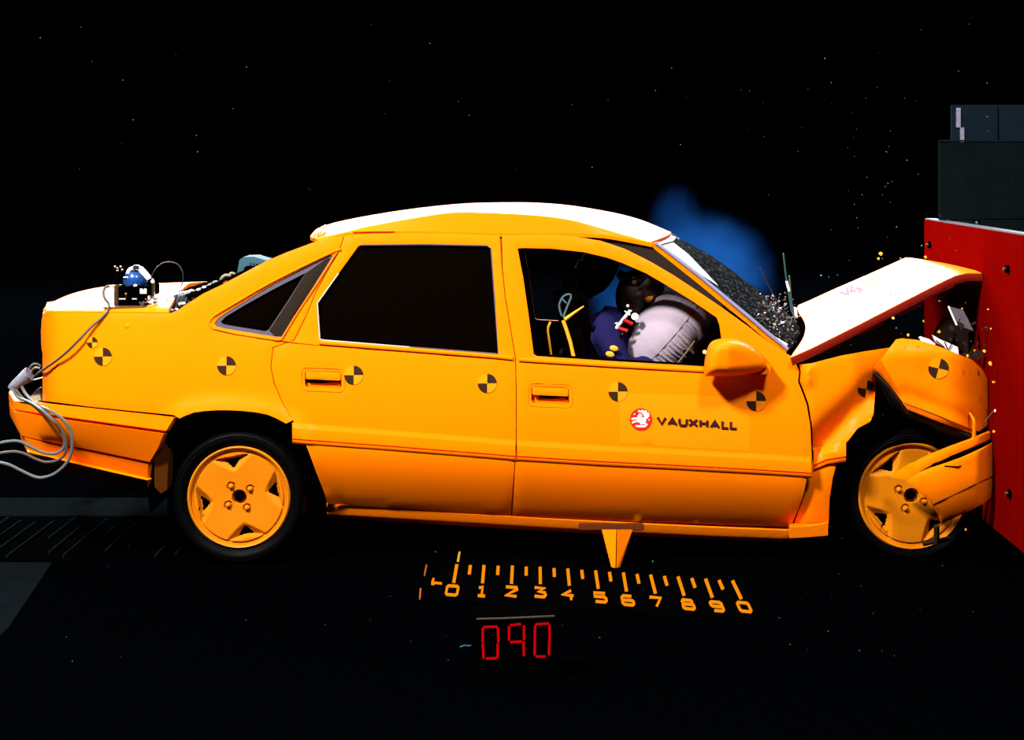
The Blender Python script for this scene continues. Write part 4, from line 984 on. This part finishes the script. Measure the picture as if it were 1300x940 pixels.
for k in range(15):
    x = random.uniform(176, 196); y = random.uniform(376, 387); pbox(x, y, x+random.uniform(1.5, 4), y+random.uniform(1, 3), YK-.08+random.random()*.05, YK-.02, bev=0).build('connector', random.choice((METAL, BRASS, PANELB, GUIDE, CABLE)), rig)

# cables
def cable(name, pts, r, mt_, label, group=None, smooth=6):
    m = M(); m.tube([P(*p) for p in pts], r, 8, smooth=smooth); o_ = m.build(name, mt_); tag(o_, label, 'cable', group); return o_
cable('camera_cable', [(139, 363.3, YK-.05), (134, 365, YK-.06), (131.5, 371, YK-.07), (133, 379, YK-.09), (138, 386, .12), (137, 394, .085), (130, 403, .075), (115, 416, .065), (100, 432, .055), (85, 447, .06), (70, 459, .08), (57, 468, .13), (50, 473, .22), (44, 478, .3)], .0052, CABLE, 'brown-grey cable running from the film camera down the rear flank')
cable('cable_loop', [(52, 465, .30), (47, 462.5, .3), (42, 463, .3), (37, 469, .3), (34, 477, .3)], .005, CABLE, 'upper short cable arch between the tail and the taped bundle')
cable('cable_loop', [(51, 468, .27), (46, 467, .27), (42, 469, .28), (38, 477, .3)], .005, KHAKI, 'lower short cable arch between the tail and the taped bundle')
m = M(); m.tube([P(38, 475, .27), P(33, 478, .27), (P(25, 484, .26)), P(17, 491, .26), P(14.5, 494, .26)], [.030, .036, .034, .030, .016], 14, smooth=3)
for v in m.v: v += Vector((noise.noise(v*30), noise.noise(v*31+Vector((5, 0, 0))), noise.noise(v*29+Vector((0, 7, 0)))))*.006
tag(m.build('cable_wrap', TAPE), 'pale grey tape wrapped round the cable bundle beside the rear bumper', 'tape')
Bq = -0.06
cable('trailing_cable', [(16, 494, .24), (24, 505, .18), (40, 512, .06), (58, 525, Bq), (74, 541, Bq), (82, 558, Bq), (80, 570, Bq), (70, 576, Bq), (55, 575, Bq), (40, 568, Bq), (25, 561, Bq), (10, 561, Bq), (-14, 566, Bq)], .0065, CABLE2, 'top cable of the loop hanging over the rear bumper')
cable('trailing_cable', [(20, 495, .22), (30, 507, .15), (45, 517, .04), (62, 530, Bq-.015), (78, 546, Bq-.015), (84, 562, Bq-.015), (82, 577, Bq-.015), (72, 585, Bq-.015), (58, 587, Bq-.015), (45, 583, Bq-.015), (30, 576, Bq-.015), (14, 574, Bq-.015), (-14, 578, Bq-.015)], .006, CABLE, 'middle cable of the loop hanging over the rear bumper')
cable('trailing_cable', [(28, 492, .22), (34, 502, .15), (46, 513, .05), (64, 522, Bq), (80, 533, Bq-.02), (90, 548, Bq-.02), (91.5, 568, Bq-.02), (86, 586, Bq-.02), (72, 600, Bq-.02), (58, 606, Bq-.02), (45, 606, Bq-.02), (25, 597, Bq-.02), (10, 590, Bq-.02), (-14, 585, Bq-.02)], .0065, CABLE2, 'lowest cable of the loop hanging over the rear bumper')
cable('aerial_loop', [(193, 350, .35), (198, 341, .35), (207, 334, .35), (218, 333, .35), (227, 337, .35), (232, 347, .35), (232, 358, .35), (228, 368, .36), (226, 385, .38)], .0022, CABLEB, 'thin dark looping lead above the trunk lid')
cable('white_hose', [(210, 396, .2), (207, 388, .25), (212, 379, .3), (222, 374, .35), (240, 370, .4)], .005, WHITE, 'outer white hose curling out at the trunk edge')
cable('white_hose', [(215, 396, .2), (213, 389, .25), (217, 382, .3), (225, 378, .35)], .0045, WHITE, 'inner white hose curling out at the trunk edge')
m = M()
for k in range(9):
    x = 222+k*6; y = 390-k*2.2-(k-4)**2*.15; m.tube([P(x-6, y+6, .28+k*.01), P(x, y-9, .34), P(x+9, y-10, .4), P(x+14, y-2, .35)], .009, 8, smooth=4)
tag(m.build('cable_bundle', CABLEB), 'bundle of black leads lying at the foot of the rear window', 'cables', kind='stuff')
m = M()
for x, y in ((218, 394), (224, 393), (229, 386), (233, 385.5), (246, 379), (252, 368), (243, 369), (266, 367.5), (259, 365), (230, 367)): m.ball(P(x, y, .22 if y > 380 else .3), (.009, .006, .006), nu=10, nv=6)
tag(m.build('lead_clips', WHITE), 'small white clips on the black leads', 'clips', kind='stuff')
cable('khaki_hose', [(282, 363, .45), (281, 355, .45), (286, 350, .45), (292, 351, .45), (293, 357, .45), (290, 360, .45)], .007, KHAKI, 'left coil of the khaki hose beside the blue-grey case')
cable('khaki_hose', [(290, 358, .47), (291, 350, .47), (295, 347, .47), (299, 350, .47), (299, 357, .47)], .006, KHAKI, 'right coil of the khaki hose beside the blue-grey case')
m = panel_mesh([(300, 352), (304, 330), (309, 326.5), (322, 326), (346, 333), (352, 352), (345, 370), (305, 370)], lambda x, y: .62, thick=.16, step=7, roll=.006)
bx_ = m.build('equipment_case', [TEAL, TEAL]); tag(bx_, 'blue-grey metal equipment case behind the rear roof pillar', 'case')
m = M(); m.lathe(P(315, 344, .615), [(.0001, .0), (.02, .0), (.022, .006)], 20); m.build('dial', BLACK, bx_)
m = M()
for k in range(3): stroke(m, [(318+k*3.6, 333.5+k*.4), (318+k*3.6, 337.5+k*.4), (320.3+k*3.6, 337.8+k*.4)] if k != 1 else [(322, 334), (322, 338)], .8, lambda x, y, b: P(x, y, .616+.003*b))
m.build('case_marking', BLACK, bx_, smooth=False)

# ------------------------------------------------------------------ measuring scale on the floor
sc_ = empty('distance_scale', (0, 0, 0), 'black floor panel with backlit orange ticks numbered under the car', 'scale')
def fg(h=.012): return lambda x, y, b: G(x, y)+Vector((0, 0, h if not b else .004))
m = M(); m.prism([G(*p)+Vector((0, 0, .001)) for p in ((546, 764), (974, 792), (940, 730), (562, 712))], (0, 0, .008)); m.build('panel', PANELB, sc_, smooth=False)
TK = [((580, 720.4), (576, 743.5)), ((614.4, 721.5), (612.6, 744)), ((650.5, 722.2), (649.4, 744.6)), ((685.7, 723.8), (686, 745)), ((720.8, 726), (722.8, 747)), ((756.2, 728.4), (759.4, 751)), ((791.4, 731), (795.3, 754.6)), ((826, 733.8), (832, 757.2)), ((860.8, 736.2), (868.5, 760)), ((895.8, 739), (904.3, 762.5)), ((930, 741.2), (941, 764.3))]
for i, (a_, b_) in enumerate(TK):
    m = M(); stroke(m, [a_, b_], 3.9, fg()); m.build('tick', GLOWO, sc_, smooth=False)
    if i < 10:
        c0, d0 = TK[i+1]; ta = ((a_[0]+c0[0])/2, (a_[1]+c0[1])/2+.6); tb = ((b_[0]+d0[0])/2, (b_[1]+d0[1])/2); tb = (lerp(ta[0], tb[0], .5), lerp(ta[1], tb[1], .5))
        m = M(); stroke(m, [ta, tb], 3.9, fg()); m.build('tick', GLOWO, sc_, smooth=False)
DG = {'0': [([(.12, 0), (.88, 0), (1, .15), (1, .85), (.88, 1), (.12, 1), (0, .85), (0, .15)], 1)], '1': [([(.1, .12), (.55, 0), (.55, 1)], 0), ([(.08, 1), (1, 1)], 0)],
      '2': [([(0, 0), (.95, 0), (1, .22), (.03, .98), (1, 1)], 0)], '3': [([(0, 0), (.9, 0), (.35, .42), (.9, .48), (1, .75), (.85, 1), (0, .98)], 0)], '4': [([(.8, .05), (0, .58), (1, .62)], 0), ([(.72, .5), (.78, 1.1)], 0)],
      '5': [([(.95, 0), (0, 0), (0, .42), (.85, .42), (1, .6), (1, .85), (.85, 1), (0, 1)], 0)], '6': [([(.9, 0), (.15, 0), (0, .2), (0, .85), (.15, 1), (.88, 1), (1, .85), (1, .6), (.88, .48), (.05, .48)], 0)],
      '7': [([(0, 0), (1, 0), (.45, 1)], 0)], '8': [([(.15, 0), (.85, 0), (.95, .15), (.9, .42), (1, .6), (1, .85), (.88, 1), (.12, 1), (0, .85), (0, .6), (.1, .42), (.05, .15)], 1), ([(.05, .47), (.95, .47)], 0)],
      '9': [([(.97, .5), (.12, .5), (0, .36), (0, .12), (.12, 0), (.85, 0), (1, .15), (1, .85), (.85, 1), (.1, 1)], 0)]}
DP = [(574, 753.5), (611.5, 754.8), (649, 755), (685.7, 756), (721, 758.5), (762.4, 762.5), (797, 766.3), (833, 768.2), (873.5, 771.5), (910.2, 774), (944.8, 774.8)]
for i, (cx_, cy_) in enumerate(DP):
    chh = '01234567890'[i]; sh_ = (cx_-685)/560; sl_ = .04+.02*i/10; W_ = 14 if chh != '1' else 10; H_ = 11.2
    m = M()
    for st_, cl_ in DG[chh]:
        stroke(m, [(cx_+(u-.5)*W_+(v-.5)*H_*sh_, cy_+(v-.5)*H_+(u-.5)*W_*(sl_+.03)) for u, v in st_], 3.0, fg(), closed=bool(cl_))
    m.build('digit', GLOWO, sc_, smooth=False)
for pts in ([(550.5, 738), (548.5, 743)], [(547.5, 743.4), (561, 744.6)], [(541.5, 721), (539, 733)], [(534, 751), (533, 763)]):
    m = M(); stroke(m, pts, 2.2 if pts[0][0] > 545 else 1.8, fg(.012)); m.build('marking', GLOWO if pts[0][0] > 545 else mat('dim_orange', (.5, .12, .01), .6), sc_, smooth=False)
m = M(); m.tube([G(581.5, 716.5)+Vector((0, 0, .010)), G(583.5, 705)+Vector((0, 0, .010))], .005, 8); m.build('peg', mat('yellow_peg', (.9, .5, .03), .5), sc_)

# ------------------------------------------------------------------ digital time counter
YD = -1.5
tc_ = empty('time_counter', (0, 0, 0), 'black digital counter box reading 090 in red in front of the scale', 'display')
A = P(598, 784, YD); B = P(711, 863, YD)
m = M(); m.box(((A.x+B.x)/2, YD+.07, A.z/2), (B.x-A.x, .12, A.z), bev=.004); m.build('housing', PANELB, tc_)
m = M(); m.tube([P(605, 786.4, YD-.0), P(640, 785.5, YD-.0), P(704, 782.6, YD-.0)], .0035, 6); m.build('lit_top_edge', mat('lit_edge_tone', (.10, .07, .05), .8, spec=0.0, var=.4, bscale=12), tc_)  # paler colour painted for light catching the top of the box
def seg(a_, b_, r_=1.75):
    m = M(); L_ = math.hypot(b_[0]-a_[0], b_[1]-a_[1]); n_ = max(2, int(L_/3.0)+1)
    stroke(m, [a_, b_], r_*1.5, lambda x, y, b: P(x, y, YD+.004-.004*(1-b)))
    for k in range(n_):
        t_ = k/(n_-1); m.ball(P(lerp(a_[0], b_[0], t_), lerp(a_[1], b_[1], t_), YD+.002), (r_/S(YD), .004, r_/S(YD)), nu=10, nv=6)
    m.build('segment', GLOWR, tc_)
for s_ in (((615, 796.5), (630, 796)), ((613, 799), (612.8, 814.5)), ((613, 818.5), (613.8, 835)), ((632, 798.5), (632.8, 814.5)), ((631.8, 818.5), (631.6, 834.5)), ((618.5, 836.5), (629, 836)),
    ((649, 794), (660, 792.8)), ((646.3, 797), (646, 812)), ((665, 796), (665.3, 811.5)), ((649, 815.6), (661, 815)), ((664.6, 816), (665, 832)),
    ((681, 793), (695.5, 792)), ((679.3, 796), (679, 811.5)), ((679, 815), (678.8, 831)), ((697.5, 795), (697.8, 811)), ((697.4, 814.5), (696.8, 831)), ((681.5, 834), (691.5, 834))): seg(*s_)
cable('counter_lead', [(584, 822, YD+.1), (590, 820, YD+.1), (596, 820.5, YD+.1), (600, 819, YD+.08)], .002, mat('cyan_lead', (.02, .25, .35), .4), 'short cyan lead beside the red counter')

# ------------------------------------------------------------------ flying debris
CH = [(1118, 322, 4, 0), (1115.6, 328.5, 2.6, 0), (1042.5, 350, 2, 1), (1134, 404, 2.6, 0), (1153, 425.7, 3, 0), (1172.5, 408, 2.2, 0), (1192, 421.7, 3, 0), (1138, 417, 2.2, 1), (1193, 382.5, 1.8, 1), (1221.5, 392, 2, 0), (1254.4, 393, 2, 0), (1258, 417.5, 2, 0),
      (1257.5, 462, 4.5, 0), (1261.5, 485.5, 3, 0), (1249.5, 446, 3, 0), (1237.5, 445.5, 2.5, 0), (1229, 452.5, 4, 0), (1226, 673, 3, 0), (1143.5, 328, 2, 0), (1175, 327, 3, 0), (1224, 703, 2.4, 1), (1242, 698.5, 2, 1), (1274, 604, 1.8, 0), (1262, 548, 3, 0), (1104.5, 533, 2.6, 0), (1070, 384.5, 2, 0), (1131.5, 375.5, 2, 0), (1053.5, 375, 1.8, 0), (829, 715, 2.4, 1), (553, 703, 2.4, 1), (1170, 312, 1.5, 1), (1240, 283, 2.5, 1)]
for i, (x, y, r_, k) in enumerate(CH):
    Y = random.uniform(-.12, -.04) if x < 1250 else -.12
    if y > 690 : c_ = G(x, y)+Vector((0, 0, .006))
    elif (x, y) == (1240, 283): c_ = P(x, y, .3)
    elif x < 1140 and 370 < y < 390: c_ = hoodpt(x, y, .006)
    else: c_ = P(x, y, Y)
    m = M(); s_ = r_/320*.8
    vs = [c_+Vector((random.uniform(.5, 1)*s_*math.cos(g), random.uniform(-.4, .4)*s_, random.uniform(.5, 1)*s_*math.sin(g))) for g in (0.2, 1.4, 2.7, 3.8, 5.1)]
    m.prism(vs, (0, s_*.5, 0)); o_ = m.build('teal_fragment' if k else 'paint_chip', CHIPG if k else CHIP, smooth=False)
    if k: tag(o_, 'tiny teal fragment on the floor' if y > 690 else ('teal fragment on top of the red plate' if x > 1200 else 'tiny teal fragment in the air by the bonnet'), 'fragment', 'teal fragments')
    else:
        if (x, y) == (1118, 322): lb = 'larger of two orange chips flying high above the bonnet'
        elif (x, y) == (1115.6, 328.5): lb = 'smaller of two orange chips flying high above the bonnet'
        elif x < 1140 and 370 < y < 390: lb = 'tiny orange paint chip lying on the white bonnet'
        elif x > 1249 and y < 600: lb = 'tiny orange paint chip in front of the red plate'
        elif y > 520: lb = 'tiny orange paint chip near the front wheel and torn bumper'
        elif y < 340: lb = 'tiny orange paint chip above the front edge of the bonnet'
        else: lb = 'tiny orange paint chip in the gap between bonnet and crumpled fender'
        tag(o_, lb, 'paint chip', 'flying paint chips')
m = M(); m.prism([P(x, y, Y_) for x, y, Y_ in ((1204, 389, .1), (1223, 394, .16), (1236, 420, .16), (1214, 413, .1))], (0, .006, .0)); sh = m.build('mirror_shard', mat('grey_plate', (.30, .30, .36), .3, spec=.6, var=.35, bscale=35), smooth=False)
tag(sh, 'grey flat glass plate flying below the bonnet tip', 'glass plate')
m = M(); m.tube([P(1204, 389, .1), P(1214.5, 413, .1)], .004, 6); m.build('bright_edge', WHITE, sh)
m = M()
for k in range(260):
    x = random.choice((random.uniform(30, 1290), random.gauss(1150, 90))); y = random.uniform(20, 845)
    if x > 1290: continue
    if 250 < y < 690 and 50 < x < 1010: continue
    c_ = P(x, y, random.uniform(-.5, 1.2)) if y < 690 else G(x, y)+Vector((0, 0, .003)); r_ = random.choice((.0008, .0012, .0018)); m.box(c_, (r_*2, r_, r_*2), rot=Matrix.Rotation(random.random()*3, 3, 'Y'))
tag(m.build('dust_specks', mat('dust', (.10, .13, .14), .5), smooth=False), 'fine glass dust hanging in the air and on the floor', 'debris', kind='stuff')
